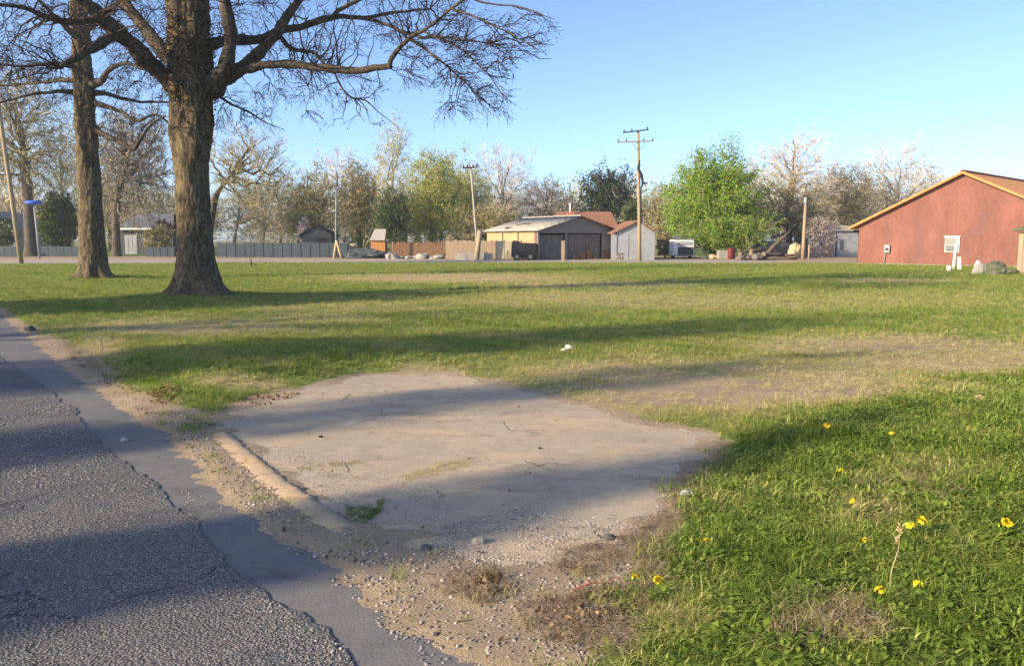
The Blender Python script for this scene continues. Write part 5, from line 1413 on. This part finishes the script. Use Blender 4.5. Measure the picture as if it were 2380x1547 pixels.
# camper
D = 66.5
cm = empty('camper', (ux(1566, D), D, 0), 'small white camper left of the bright green tree', 'camper')
KW = ux(1614, D) - ux(1566, D)
MB().prism([(0.0, 0.25), (KW, 0.25), (KW, 1.45), (KW - 0.1, 1.62), (0.12, 1.62), (0, 1.45)], 0, 3.2).build('body', M['white_paint'], cm, bevel=0.03)
MB().box(0.35, KW - 0.06, -0.02, -0.002, 0.32, 0.98).build('tailgate', M['grey_dark'], cm); MB().box(0.30, KW - 0.1, -0.02, -0.002, 1.08, 1.42).build('window', M['old_white_shaded'], cm)
MB().box(0.1, KW - 0.1, -0.14, -0.003, 0.2, 0.29).build('bumper', M['grey_metal'], cm); MB().box(-0.06, KW + 0.06, -0.1, 3.25, 1.623, 1.68).build('roof', M['grey_metal'], cm)
for xx in (0.02, KW - 0.24): MB().tube([(xx, 0.9, 0.28), (xx + 0.22, 0.9, 0.28)], 0.28, 14).build('wheel', M['rubber'], cm)
# dark car behind the logs
D = 69.0
cr = empty('parked_car', (ux(1806, D), D, 0), 'dark grey car parked behind the log pile', 'car', rz=0.25)
prof = [(-2.0, .35), (2.05, .35), (2.1, .7), (1.95, .86), (1.0, .95), (.45, 1.40), (-1.0, 1.44), (-1.75, .98), (-2.05, .9)]
MB().prism(prof, -0.85, 0.85).build('body', M['car_paint'], cr, bevel=0.05)
for s in (-0.862, 0.852):
    MB().prism([(.85, .97), (.38, 1.33), (-.25, 1.36), (-.25, .97)], s, s + 0.01).build('window', M['window_glass'], cr); MB().prism([(-.32, .97), (-.32, 1.36), (-.95, 1.37), (-1.5, 1.0)], s, s + 0.01).build('window', M['window_glass'], cr)
for xx in (-1.3, 1.35):
    for s in (-0.9, 0.68):
        w_ = MB().tube([(xx, s, .32), (xx, s + .22, .32)], .32, 18).build('wheel', M['rubber'], cr); MB().tube([(xx, s - .01, .32), (xx, s + .23, .32)], .18, 12).build('rim', M['grey_metal'], w_)
for yy in (-.6, .6): MB().box(2.06, 2.13, yy - .15, yy + .15, .62, .76).build('headlight', M['white_paint'], cr)
for yy in (-.65, .65): MB().box(-2.09, -2.03, yy - .1, yy + .1, .7, .86).build('tail_light', M['red_barrel'], cr)
# barrel and block
D = 65.0
br = empty('oil_barrel', (ux(1700, D), D, 0), 'dark red oil barrel under the bright green tree', 'barrel')
MB().lathe([(.29, 0), (.31, .02), (.30, .28), (.315, .30), (.30, .32), (.30, .57), (.315, .59), (.30, .61), (.30, .86), (.31, .88), (.28, .875)], 20).build('drum', M['red_barrel'], br, True); MB().lathe([(.03, .876), (.03, .90), (.02, .905)], 8, (.15, 0, 0)).build('bung', M['black_metal'], br)
o = MB().box(-.42, .42, -.3, .3, 0, .72).build('concrete_block', M['concrete_grey'], None, bevel=.04); o.location = (ux(1681, 65.2), 65.2, 0); tag(o, 'pale concrete block left of the dark red barrel', 'block')
# rubble: pale boulders, logs, tan stones
rg = random.Random(12)
def rocks(n, u0, u1, D, dd, s0, s1, mt, lb, grp, stack=0.0, flat=0.7):
    made = []
    for i in range(n):
        s = rg.uniform(s0, s1); x = ux(rg.uniform(u0, u1), D); y = D + rg.uniform(-dd, dd); o = link_mesh('boulder', rock_mesh('boulder', M[mt], rg.random() * 90, s, s * rg.uniform(.7, 1), s * flat * rg.uniform(.7, 1.1), 0.4, 2))
        o.location = (x, y, s * flat * 0.42 + rg.uniform(0, stack)); o.rotation_euler = (0, 0, rg.uniform(0, 6)); tag(o, lb, 'boulder', grp); made.append(o)
    by_place(made, lb)
rocks(17, 885, 1036, 66.5, 1.6, .22, .52, 'rubble', '%s from the left of the pale grey boulders before the brown fence', 'pale rubble by the street')
rocks(9, 746, 842, 73.2, .8, .3, .6, 'rubble_tan', '%s from the left of the tan stones behind the teal fence', 'tan stones behind the fence', stack=.9)
rocks(15, 1712, 1790, 62.4, .8, .2, .42, 'rubble_dark', '%s from the left of the grey rocks heaped with the logs', 'rocks among the logs', stack=.25)
rocks(4, 1628, 1668, 65.8, .4, .2, .38, 'rubble_tan', '%s from the left of the brown rocks below the bright green tree', 'rocks under the green tree')
LOGS = []
def log(u, D, z, L, r, az, tilt=0.0, lb=None):
    root = empty('cut_log', (ux(u, D), D, z), lb or 'cut log in the pile beside the stripped pole', 'log', 'cut logs in the pile', rz=az)
    root.rotation_euler = (tilt, 0, az)
    MB().tube([(-L / 2, 0, 0), (-L / 6, 0.02, 0.015), (L / 6, -0.015, 0), (L / 2, 0, 0)], [r * 1.05, r, r * .97, r * .92], 12).build('bark', M['log_bark'], root, True)
    LOGS.append(root)
    for s in (-1, 1): MB().tube([(s * (L / 2 - .005), 0, 0), (s * (L / 2 + .012), 0, 0)], r * .9, 12).build('cut_end', M['log_end'], root)
for (u, D, z, L, r, az) in ((1735,62.4,.26,1.3,.27,.5),(1762,62.2,.24,1.1,.25,1.1),(1790,62.5,.2,2.2,.2,.15),(1815,62.3,.17,2.4,.17,-.1),(1752,62.9,.62,1.0,.24,.9),(1798,63.0,.52,1.9,.18,.2),(1776,62.6,.58,.9,.26,1.3),(1822,63.2,.45,1.6,.15,-.25),(1760,63.3,.9,1.2,.2,.4),(1722,62.9,.6,.9,.22,1.2)):
    log(u, D, z * .8, L, r * .72, az)
by_place(LOGS, '%s from the left of the cut logs in the pile')
for (u, lb) in ((1790,'long bare trunk leaning from the log pile up to the right'),):
    a = Vector((ux(1775, 64), 64, 0.1)); b = at(1838, 535, 64.6)
    o = MB().tube([(0, 0, 0), (b - a) * .4 + Vector((0, 0, .1)), (b - a) * .75, b - a], [.2, .17, .13, .07], 9).build('fallen_log', M['log_bark'], None, True); o.location = a; tag(o, lb, 'log')
o = link_mesh('tarp_heap', rock_mesh('tarp_heap', M['rubble_tan'], 5, .5, .5, .85, .35, 3, 1.6)); o.location = (ux(1848, 66), 66, .42); tag(o, 'cream crumpled tarp heap behind the stripped pole', 'tarp')
o = link_mesh('gravel_mound', rock_mesh('gravel_mound', M['mound_grey'], 8, 2.0, 1.5, .72, .35, 4, 2.2)); o.location = (ux(850, 68.0), 68.0, .12); tag(o, 'low blue-grey gravel mound in front of the orange hut', 'mound')

# ================================================================== BACKGROUND TREES
def K(bark, twig, leaf): return (MATS[bark], MATS[twig], MATS[leaf] if leaf else None)
PALE = K('bark_pale', 'twig_pale', 'leaf_tan'); DARKB = K('bark_far', 'twig_dark', 'leaf_tan'); OLIVE = K('bark_far', 'twig_olive', 'leaf_olive')
SPRING = K('bark_far', 'twig_olive', 'leaf_spring'); BRIGHT = K('bark_far', 'twig_olive', 'leaf_bright'); EVERG = K('bark_far', 'twig_dark', 'leaf_dark')
DEEP = K('bark_far', 'twig_dark', 'leaf_deep'); TANT = K('bark_pale', 'twig_olive', 'leaf_tan'); RUST = K('bark_far', 'twig_dark', 'leaf_rust')
def bt(label, u0, v0, u1, v1, D, mats, m=(8, 70, 1100), leaves=0, leaf=0.1, seed=1, ub=None, tr=0.2, name='tree', cat='tree', **kw):
    """crown box measured in the photo at distance D"""
    xa, xb = ux(u0, D), ux(u1, D); zt, zb = at(0, v0, D).z, max(0.1, at(0, v1, D).z)
    cx = (xa + xb) / 2; bx = ux(ub, D) if ub is not None else cx
    rx, rz = (xb - xa) / 2, (zt - zb) / 2
    m = (m[0], int(m[1] * 1.2), int(m[2] * 1.3)); leaves = int(leaves * 2.3); leaf *= 0.78; kw['tw'] = kw.get('tw', 0.012) * 1.15
    return env_tree(name, label, (bx, D), (zt + zb) / 2, (rx, rx * 0.9, rz), m, (tr, None), leaves, leaf, mats, seed, off=(cx - bx, 0), cat=cat, **kw)
bt('big dark-trunked tree with bare crown at the far left', -60, 150, 175, 480, 76, OLIVE, (11, 130, 2300), 2600, 0.13, 11, ub=72, tr=0.55, tw=0.016, b2=0.06)
bt('pale bare tree filling the sky left of the second lawn tree', -140, 170, 60, 520, 88, PALE, (9, 90, 1500), 900, 0.12, 12, ub=-60, tr=0.3, tw=0.014)
bt('grey bare tree between the two lawn tree trunks', 225, 225, 420, 530, 74, DARKB, (12, 130, 2600), 1500, 0.11, 13, ub=268, tr=0.38, tw=0.017, b2=0.06, r_in=0.1)
bt('dark bare tree just left of the grey house', 150, 260, 300, 540, 92, OLIVE, (9, 90, 1500), 1500, 0.13, 14, tr=0.3, tw=0.015)
bt('green ivy-covered bush behind the left teal fence', 88, 440, 186, 600, 79, DEEP, (7, 60, 900), 5200, 0.16, 15, tr=0.15, name='bush', cat='bush', r_in=0.05, leaf_in=0.5)
bt('rust-coloured shrub beside the big lawn tree trunk', 352, 505, 412, 560, 82, RUST, (6, 40, 600), 900, 0.10, 16, tr=0.1, name='shrub', cat='shrub')
bt('crooked bare tree just right of the big lawn tree', 478, 285, 690, 500, 52, OLIVE, (12, 110, 1700), 1300, 0.06, 17, ub=474, tr=0.28, tw=0.010, b2=0.045, r_in=0.15)
bt('low bare tree with dark stems behind the teal fence', 510, 430, 640, 570, 84, TANT, (8, 60, 1100), 600, 0.1, 18, ub=545, tr=0.26, stems=2, tw=0.014)
bt('brown bare tree behind the middle of the teal fence', 560, 400, 690, 575, 96, TANT, (8, 80, 1300), 1400, 0.12, 19, ub=606, tr=0.26, tw=0.016)
bt('pink blossoming shrub beside the dark shed', 690, 505, 732, 572, 84, K('bark_far', 'twig_dark', 'leaf_blossom'), (5, 40, 500), 900, 0.09, 20, tr=0.08, name='shrub', cat='shrub', stems=2)
bt('rounded olive tree behind the dark shed', 645, 385, 800, 575, 88, OLIVE, (10, 120, 2200), 4200, 0.12, 21, tr=0.28, tw=0.015, r_in=0.1)
bt('bare pale tree behind the slim metal pole', 720, 340, 880, 560, 104, PALE, (9, 100, 1700), 1200, 0.12, 22, tr=0.3, tw=0.016)
bt('dark olive tree right of the slim metal pole', 780, 372, 888, 580, 82, K('bark_far', 'twig_dark', 'leaf_olive'), (10, 110, 1700), 4300, 0.12, 23, tr=0.26, tw=0.014, r_in=0.08, leaf_in=0.3)
bt('tall slender pale tree topping the tree line', 868, 262, 965, 560, 100, K('bark_pale', 'twig_pale', 'leaf_spring'), (10, 100, 1500), 1900, 0.12, 24, tr=0.28, tw=0.014)
bt('dark green shrubby tree below the slender pale tree', 860, 430, 965, 585, 80, DEEP, (8, 80, 1100), 3800, 0.12, 25, tr=0.2, r_in=0.06, leaf_in=0.4)
bt('yellow-green willow in fresh leaf', 935, 335, 1085, 585, 86, SPRING, (11, 130, 2200), 9000, 0.12, 26, tr=0.32, tw=0.014, r_in=0.06, leaf_in=0.35, droop=0.15)
bt('olive-green tree between the willow and the leaning pole', 1030, 375, 1150, 580, 92, SPRING, (9, 110, 1900), 3600, 0.12, 27, tr=0.25, tw=0.015, r_in=0.08, leaf_in=0.2)
bt('bare pinkish-grey tree above the carport roof', 1085, 325, 1250, 560, 104, PALE, (11, 120, 2000), 800, 0.10, 28, tr=0.32, tw=0.014)
bt('low thicket behind the tan board fence', 1040, 470, 1230, 590, 84, OLIVE, (10, 100, 1700), 4200, 0.12, 29, tr=0.15, stems=3, name='thicket', cat='thicket', r_in=0.05, leaf_in=0.3)
bt('dark bare tree behind the carport ridge', 1195, 405, 1345, 540, 90, K('bark_far', 'twig_dark', 'leaf_blossom'), (11, 120, 2200), 500, 0.09, 30, tr=0.26, tw=0.016, stems=2, r_in=0.15)
bt('dark evergreen with pointed tops behind the brown roof', 1342, 386, 1470, 530, 90, EVERG, (12, 120, 1500), 6500, 0.15, 31, tr=0.3, lump=1.0, r_in=0.05, leaf_in=0.4, b2=0.05)
bt('small green bush at the right end of the brown roof', 1440, 460, 1500, 530, 82, DEEP, (6, 50, 600), 1800, 0.11, 32, tr=0.12, name='bush', cat='bush', r_in=0.05)
bt('thin grey-green tree behind the utility pole', 1490, 415, 1590, 600, 78, OLIVE, (8, 90, 1300), 1700, 0.10, 33, tr=0.18, stems=2, tw=0.012)
bt('bright green leafy tree right of the utility pole', 1540, 338, 1775, 592, 71, BRIGHT, (14, 190, 2600), 20000, 0.115, 34, tr=0.3, tw=0.012, lump=0.4, r_in=0.05, leaf_in=0.35)
bt('bright green bushy undergrowth below the bright green tree', 1560, 470, 1810, 602, 70.2, BRIGHT, (9, 100, 1300), 9000, 0.10, 35, tr=0.14, stems=3, name='bush', cat='bush', r_in=0.03, leaf_in=0.4)
bt('tall pale bare tree right of the bright green tree', 1715, 300, 1960, 560, 88, PALE, (13, 150, 2600), 1500, 0.10, 36, ub=1830, tr=0.4, tw=0.015, b2=0.05)
bt('olive tree with dark trunk behind the stripped pole', 1730, 400, 1930, 575, 76, OLIVE, (12, 130, 2200), 3600, 0.10, 37, ub=1836, tr=0.34, tw=0.014, r_in=0.1)
bt('tan-green tree left of the terracotta house', 1880, 375, 2040, 565, 92, TANT, (10, 120, 2200), 5200, 0.12, 38, tr=0.28, tw=0.015, r_in=0.06, leaf_in=0.3)
bt('white blossoming shrub in front of the grey-white shed', 1868, 500, 1950, 598, 70, K('bark_far', 'twig_dark', 'leaf_blossom'), (7, 60, 1000), 1000, 0.07, 39, tr=0.10, stems=3, name='shrub', cat='shrub')
bt('bare pale tree behind the terracotta roof', 1970, 325, 2200, 560, 96, K('bark_pale', 'twig_pale', 'leaf_tan'), (12, 130, 2300), 1800, 0.12, 40, tr=0.34, tw=0.015)
bt('dark-stemmed bare tree at the terracotta roof edge', 2010, 410, 2130, 560, 80, K('bark_far', 'twig_dark', 'leaf_tan'), (9, 90, 1200), 500, 0.09, 41, tr=0.2, tw=0.014, stems=2)
bt('pale shrub with tan seed heads beside the tan board fence', 1028, 540, 1062, 600, 66, TANT, (5, 30, 300), 300, 0.07, 42, tr=0.06, name='shrub', cat='shrub')
bt('pink flowering shrub at the corner of the white outbuilding', 1430, 580, 1456, 604, 61.5, K('bark_far', 'twig_dark', 'leaf_blossom'), (4, 20, 200), 260, 0.05, 43, tr=0.03, name='shrub', cat='shrub')
bt('dark weedy bush between the outbuilding and the camper', 1522, 540, 1572, 604, 69, K('bark_far', 'twig_dark', 'leaf_olive'), (6, 50, 700), 1100, 0.09, 44, tr=0.08, name='bush', cat='bush')

bt('dark leafy shrub hiding the pale house at the left edge', -40, 500, 40, 600, 80, DEEP, (6, 50, 700), 1500, 0.14, 45, tr=0.1, name='shrub', cat='shrub')
bt('dark shrub before the grey house wall', 330, 520, 405, 598, 78, K('bark_far', 'twig_dark', 'leaf_olive'), (6, 50, 700), 1200, 0.12, 46, tr=0.1, name='shrub', cat='shrub')
# second row filling the tree line
for i, (u0, v0, u1, v1, D, kd, lv, lb) in enumerate((
    (520, 415, 700, 590, 112, 0, 900, 'hazy bare tree behind the left part of the teal fence'), (640, 420, 770, 590, 120, 2, 2200, 'hazy tan tree behind the dark shed and its olive neighbour'),
    (790, 375, 950, 590, 116, 0, 1600, 'hazy pale tree behind the orange hut'), (985, 355, 1130, 590, 114, 1, 4000, 'hazy yellow-green tree right behind the willow'),
    (1110, 405, 1270, 590, 118, 2, 1800, 'hazy tan tree behind the carport metal roof'), (1240, 430, 1400, 590, 124, 0, 900, 'hazy bare tree behind the brown roof chimney'),
    (1440, 440, 1580, 600, 112, 1, 1500, 'hazy olive tree behind the top of the outbuilding'), (1640, 370, 1800, 600, 110, 0, 1500, 'hazy pale tree between the bright green and the tall bare tree'),
    (1850, 390, 2010, 600, 112, 2, 2600, 'hazy tan tree behind the stripped pole and grey-white shed'), (190, 255, 430, 590, 104, 3, 2600, 'dense dark bare tree behind the grey house'),
    (60, 240, 240, 590, 110, 3, 2400, 'dense olive bare tree behind the blue-capped post'), (2080, 380, 2260, 560, 116, 0, 900, 'hazy bare tree just left of the terracotta ridge'))):
    bt(lb, u0, v0, u1, v1, D, (PALE, K('bark_far', 'twig_olive', 'leaf_spring'), TANT, OLIVE)[kd], (9, 90, 1500), lv, 0.13, 60 + i, tr=0.26, tw=0.017, r_in=0.05, lump=0.45)
# woods beyond everything: one mass nobody could count
def far_woods():
    rng = np.random.default_rng(88); A = Acc()
    for i in range(140):
        D = rng.uniform(108, 160); a = rng.uniform(-0.95, 0.95); x = D * a; r = rng.uniform(3.5, 6.5); h = rng.uniform(7.5, 12.0)
        C = np.array([x, D, h * 0.52]); n = 280; rad = np.array([r, r, h * 0.5]); seed = i * 1.7
        T = C + dirs_shell(n, rng, 0.4, seed, 0.15, 1.0) * rad; S = C + (T - C) * 0.6 - np.array([0, 0, 1.0])
        A.add(tubes(bez(S, T, rng, 3), np.full((n, 3), 0.045) * np.linspace(1, .4, 3)[None], 2), int(rng.integers(0, 2)))
        c = C + dirs_shell(210, rng, 0.4, seed, 0.05, 0.95) * rad
        A.add(leaf_quads(c, 0.29, rng), int(rng.choice([2, 3, 4, 4])))
        tk = np.array([[[x, D, -0.2], [x + rng.normal(0, .2), D, h * .4], [x, D, h * .75]]]); A.add(tubes(tk, np.array([[.25, .18, .06]]), 6), 5)
    o = A.link('far_woods', [MATS['twig_pale'], MATS['twig_olive'], MATS['leaf_tan'], MATS['leaf_olive'], MATS['leaf_spring'], MATS['bark_far']], None, smooth=False)
    tag(o, 'hazy band of distant woods behind the houses', 'woods', kind='stuff')
far_woods()

# trees beyond the left edge of the photo whose long shadows fall across the lot
NS = Vector((-math.sin(SUN_AZ), math.cos(SUN_AZ), 0)); TS = Vector((math.cos(SUN_AZ), math.sin(SUN_AZ), 0))
def shade(label, s, t, hc, rad, tr, mats, m, leaves, leaf, seed, **kw):
    p = NS * s + TS * t
    return env_tree('roadside_tree', label, (p.x, p.y), hc, rad, m, (tr, None), leaves, leaf, mats, seed, cat='tree', group='roadside trees beyond the left edge', **kw)
shade('columnar evergreen across the road beyond the left edge, widest shadow on the lawn', 10.9, -21, 7.0, (1.7, 1.7, 6.8), 0.5, EVERG, (14, 160, 1200), 4000, 0.18, 51, r_in=0.02, leaf_in=0.5, lump=0.15)
shade('slim columnar evergreen across the road beyond the left edge, shading the driveway', 7.2, -18, 5.8, (0.85, 0.85, 5.4), 0.35, EVERG, (10, 120, 700), 1700, 0.14, 52, r_in=0.02, leaf_in=0.5, lump=0.2)
shade('small evergreen nearest the camera beyond the left edge, shading the road', 4.25, -15, 4.2, (0.75, 0.75, 4.0), 0.3, EVERG, (10, 100, 800), 2600, 0.15, 53, r_in=0.02, leaf_in=0.5, lump=0.25)
shade('broad evergreen beyond the left edge shading the foot of the big lawn tree', 21.6, -16, 5.4, (2.5, 2.5, 5.0), 0.4, EVERG, (14, 140, 1500), 9000, 0.20, 54, r_in=0.02, leaf_in=0.5, lump=0.3)
shade('bare roadside tree beyond the left edge, farther down the road', 15.6, -26, 10.5, (3.8, 3.8, 4.6), 0.45, K('bark_far', 'twig_dark', None), (10, 80, 600), 0, 0.1, 55, tw=0.014)

# thin evening haze
hz = MB().box(-640, 640, -60, 905, -1.2, 19.5).build('haze', bpy.data.materials.new('haze_air'))
hm = hz.data.materials[0]; hm.use_nodes = True
for n in list(hm.node_tree.nodes): hm.node_tree.nodes.remove(n)
pv_ = hm.node_tree.nodes.new('ShaderNodeVolumePrincipled'); pv_.inputs['Color'].default_value = (0.86, 0.90, 0.95, 1); pv_.inputs['Density'].default_value = 0.0006; pv_.inputs['Anisotropy'].default_value = 0.3
ho = hm.node_tree.nodes.new('ShaderNodeOutputMaterial'); hm.node_tree.links.new(pv_.outputs[0], ho.inputs['Volume'])
tag(hz, 'thin pale haze softening the distant trees', 'haze', kind='stuff')

# ================================================================== SMALL THINGS IN THE FOREGROUND
mat_leaf('petal_yellow', [(0.58, 0.40, 0.01), (0.68, 0.50, 0.015), (0.74, 0.58, 0.03)], 0.25)
mat_leaf('stem_green', [(0.06, 0.12, 0.02), (0.10, 0.17, 0.03)], 0.2)
mat_plain('straw', (0.33, 0.25, 0.14), 0.8, 0.2, 20)
def flower(u, v, label, heads=1, h=0.17, seed=0, sz=1.0):
    rg = np.random.default_rng(900 + seed); g = on_ground(u, v + 34)
    h = max(0.10, at(u, v, g.y).z - g.z)
    root = empty('yellow_wildflower', g, label, 'flower', 'yellow wildflowers in the verge')
    for k in range(heads):
        o = Vector((rg.normal(0, 0.035) if k else 0, rg.normal(0, 0.03) if k else 0, h * (1 if k == 0 else rg.uniform(.7, .95))))
        MB().tube([(0, 0, -0.01), o * 0.5 + Vector((rg.normal(0, .01), rg.normal(0, .01), 0)), o], [0.0028, 0.0024, 0.002], 5).build('stem', M['stem_green'], root)
        V = []; F = []
        for q in range(11):   # small clustered florets on short stalks
            d = Vector((rg.normal(), rg.normal(), abs(rg.normal()) * 0.7)).normalized() * 0.021 * sz
            c = o + d; n = 5
            ax = d.normalized(); uu = ax.orthogonal().normalized(); ww = ax.cross(uu)
            for p in range(n):
                an = 6.283 * p / n + q; di = uu * math.cos(an) + ww * math.sin(an); pe = uu * -math.sin(an) + ww * math.cos(an); r = 0.011 * sz; i = len(V)
                V += [c, c + di * r * .6 + pe * r * .42 + ax * .002, c + di * r + ax * .004, c + di * r * .6 - pe * r * .42 + ax * .002]; F.append((i, i + 1, i + 2, i + 3))
        me = mesh_np('bloom', [tuple(x) for x in V], F, None, [M['petal_yellow']]); link_mesh('bloom', me, root)
    V = []; F = []
    for q in range(7):
        z = h * rg.uniform(.05, .6); an = rg.uniform(0, 6.28); di = np.array([math.cos(an), math.sin(an), .5]); pe = np.array([-math.sin(an), math.cos(an), 0]); L = 0.045 * sz; b = np.array([0, 0, z]); i = len(V)
        V += [b, b + di * L * .5 + pe * L * .16, b + di * L, b + di * L * .5 - pe * L * .16]; F.append((i, i + 1, i + 2, i + 3))
    me = mesh_np('leaves', V, F, None, [M['stem_green']]); link_mesh('leaves', me, root)
for i, (u, v, lb, n, sz) in enumerate((
    (1475,1378,'small yellow wildflower at the verge edge, left of its brighter neighbour',1,.8),(1528,1386,'bright yellow wildflower at the verge edge beside the dead weeds',2,1.0),
    (2137,1268,'largest yellow wildflower cluster beside the tall dry stalk',3,1.15),(2330,1282,'yellow wildflower pair nearest the right edge',3,1.0),(2040,1436,'low yellow wildflower left of the foot of the tall dry stalk',1,1.0),
    (2128,1424,'low yellow wildflower right of the foot of the tall dry stalk',1,1.0),(1916,1016,'yellow wildflower farthest up the verge',2,1.15),(2068,1057,'small yellow wildflower right of the farthest one',1,.9),
    (1952,1136,'faint yellow wildflower halfway up the verge',1,.8),(1978,1212,'yellow wildflower above the leafy weed patch',1,.9),(1638,1290,'pale yellow wildflower at the left side of the verge',1,.85),(2008,1306,'yellow wildflower tuft just left of the tall dry stalk',1,.7))):
    flower(u, v, lb, n, seed=i, sz=sz * .78)
def stalk(u0, v0, u1, v1, w, lb, n_side=0, seed=0):
    g = on_ground(u0, v0); t = at(u1, v1, g.y) - g; rg = random.Random(seed)
    root = empty('dry_stalk', g, lb, 'stalk')
    MB().tube([(0, 0, -0.02), t * .33 + Vector((rg.uniform(-.01, .01), 0, 0)), t * .66 + Vector((rg.uniform(-.012, .012), 0, 0)), t], [w, w * .9, w * .75, w * .5], 6).build('stem', M['straw'], root)
    V = []; F = []
    for q in range(10 + n_side):
        c = t * rg.uniform(.72, 1.02); d = Vector((rg.uniform(-1, 1), rg.uniform(-1, 1), rg.uniform(.1, 1))).normalized(); L = min(.02, abs(t.z) * .05 + .006); s = d.cross(Vector((.3, .5, .1))).normalized() * L * .22; i = len(V)
        V += [c, c + d * L * .5 + s, c + d * L, c + d * L * .5 - s]; F.append((i, i + 1, i + 2, i + 3))
    link_mesh('seed_head', mesh_np('seed_head', [tuple(x) for x in V], F, None, [M['straw']]), root)
stalk(2066,1420,2092,1222,.0030,'tall dry stalk standing in the near verge grass',6,1)
stalk(238,828,231,765,.006,'thin dry stalk on the bank left of the driveway',0,2)
stalk(1994,964,1994,930,.006,'thick pale stalk at the back of the verge',0,3)
stalk(1802,985,1803,955,.003,'leftmost of three short stalks behind the driveway end',0,4); stalk(1824,983,1822,958,.003,'middle of three short stalks behind the driveway end',0,5); stalk(1845,980,1841,950,.003,'rightmost of three short stalks behind the driveway end',0,6)
stalk(1652,803,1660,785,.006,'dry stalk in the shaded lawn band',0,7); stalk(1208,900,1203,868,.003,'dry stalk at the back edge of the driveway',0,8)
stalk(1950,1240,2000,1165,.0035,'bent dry stalk leaning right in the middle of the verge',0,9)
# crumpled paper on the lawn
def crumple(u, v, s, mt, lb, name, seed, cat):
    g = on_ground(u, v); bm = bmesh.new(); bmesh.ops.create_icosphere(bm, subdivisions=3, radius=1)
    for w in bm.verts:
        n = w.co.normalized(); k = .62 + .6 * abs(noise.noise(n * 2.6 + Vector((seed, 0, 0)))) + .25 * noise.noise(n * 6 + Vector((seed, 1, 0))); w.co = Vector((n.x * k * s * 1.3, n.y * k * s, max(-.3, n.z * k) * s * .8))
    me = bpy.data.meshes.new(name); bm.to_mesh(me); bm.free(); me.materials.append(M[mt]); o = link_mesh(name, me); o.location = (g.x, g.y, g.z + s * .45 + .02); tag(o, lb, cat)
crumple(1322, 820, .05, 'white_paint', 'crumpled white paper in the shaded grass', 'crumpled_paper', 3.0, 'paper')
crumple(1310, 824, .03, 'white_paint', 'small scrap of white paper beside the larger crumpled one', 'paper_scrap', 9.0, 'paper')
crumple(2272, 976, .045, 'rubble_tan', 'small brown crumpled leaf ball in the bright verge grass', 'brown_scrap', 5.0, 'litter')
# broken asphalt and stones lying about
for i, (u, v, s, mt, lb) in enumerate(((990,1282,.03,'grey_dark','dark stone at the near left corner of the driveway'),(1112,1268,.04,'gravel_stone','largest dark broken chunk at the driveway foot'),(1415,1258,.035,'grey_dark','black chunk at the right foot of the driveway'),
        (1255,1047,.016,'dark_wood','small dark pebble in the middle of the driveway'),(745,1020,.018,'dark_wood','small dark pebble near the driveway lip'),(1600,1160,.05,'old_white_shaded','pale stone where the driveway meets the verge'),
        (70,770,.10,'grey_dark','dark clod on the gutter edge at the far left'),(290,1025,.035,'rubble','pale stone in the gutter below the leaf pile'))):
    g = on_ground(u, v); o = link_mesh('loose_stone', rock_mesh('loose_stone', M[mt], 300 + i, s, s * .8, s * .6, .45, 2)); o.location = (g.x, g.y, g.z + s * .25); tag(o, lb, 'stone')
# reddish stick
g = on_ground(1330, 1392); t = gp(1440, 1378) - g
o = MB().tube([(0, 0, .01), (t.x * .35, t.y * .35, .035), (t.x * .7, t.y * .7, .03), (t.x, t.y, .045)], [.006, .005, .004, .002], 6).build('stick', M['brick_red']); o.location = g; tag(o, 'thin reddish stick lying on the dead weeds', 'stick')
# weeds rooted in driveway cracks
def crack_weeds(name, lb, poly, n, tint, s, idx0, seed):
    rng = np.random.default_rng(seed); x, y = region_points(rng, W(poly), n); n = len(x)
    scatter(name, np.stack([x, y, top_z(x, y)], 1), s * rng.uniform(.4, 1.1, n), np.stack([rng.normal(0, .2, n), rng.normal(0, .2, n), rng.uniform(0, 6.28, n)], 1), idx0 + rng.integers(0, 3, n), np.clip(rng.normal(tint, .1, n), 0, 1), PR, lb, 'weeds')
crack_weeds('crack_weeds', 'strip of yellowish weeds growing in the middle of the driveway', [(935,1110),(1000,1088),(1060,1075),(1095,1070),(1085,1088),(1020,1108),(950,1122)], 120, .62, .38, I_LAWN, 5)
crack_weeds('crack_weeds', 'dark clump of weeds at the foot of the driveway lip', [(800,1185),(850,1180),(890,1168),(885,1200),(850,1222),(810,1215)], 90, .12, .34, I_WEED, 6)
crack_weeds('crack_weeds', 'small mossy weeds at the top of the driveway lip', [(410,1000),(455,985),(500,990),(470,1012),(420,1015)], 70, .3, .4, I_WEED, 7)
crack_weeds('crack_weeds', 'sparse weeds along the dark crack across the driveway', [(690,1090),(800,1078),(890,1062),(890,1072),(800,1090),(700,1100)], 60, .35, .22, I_WEED, 8)
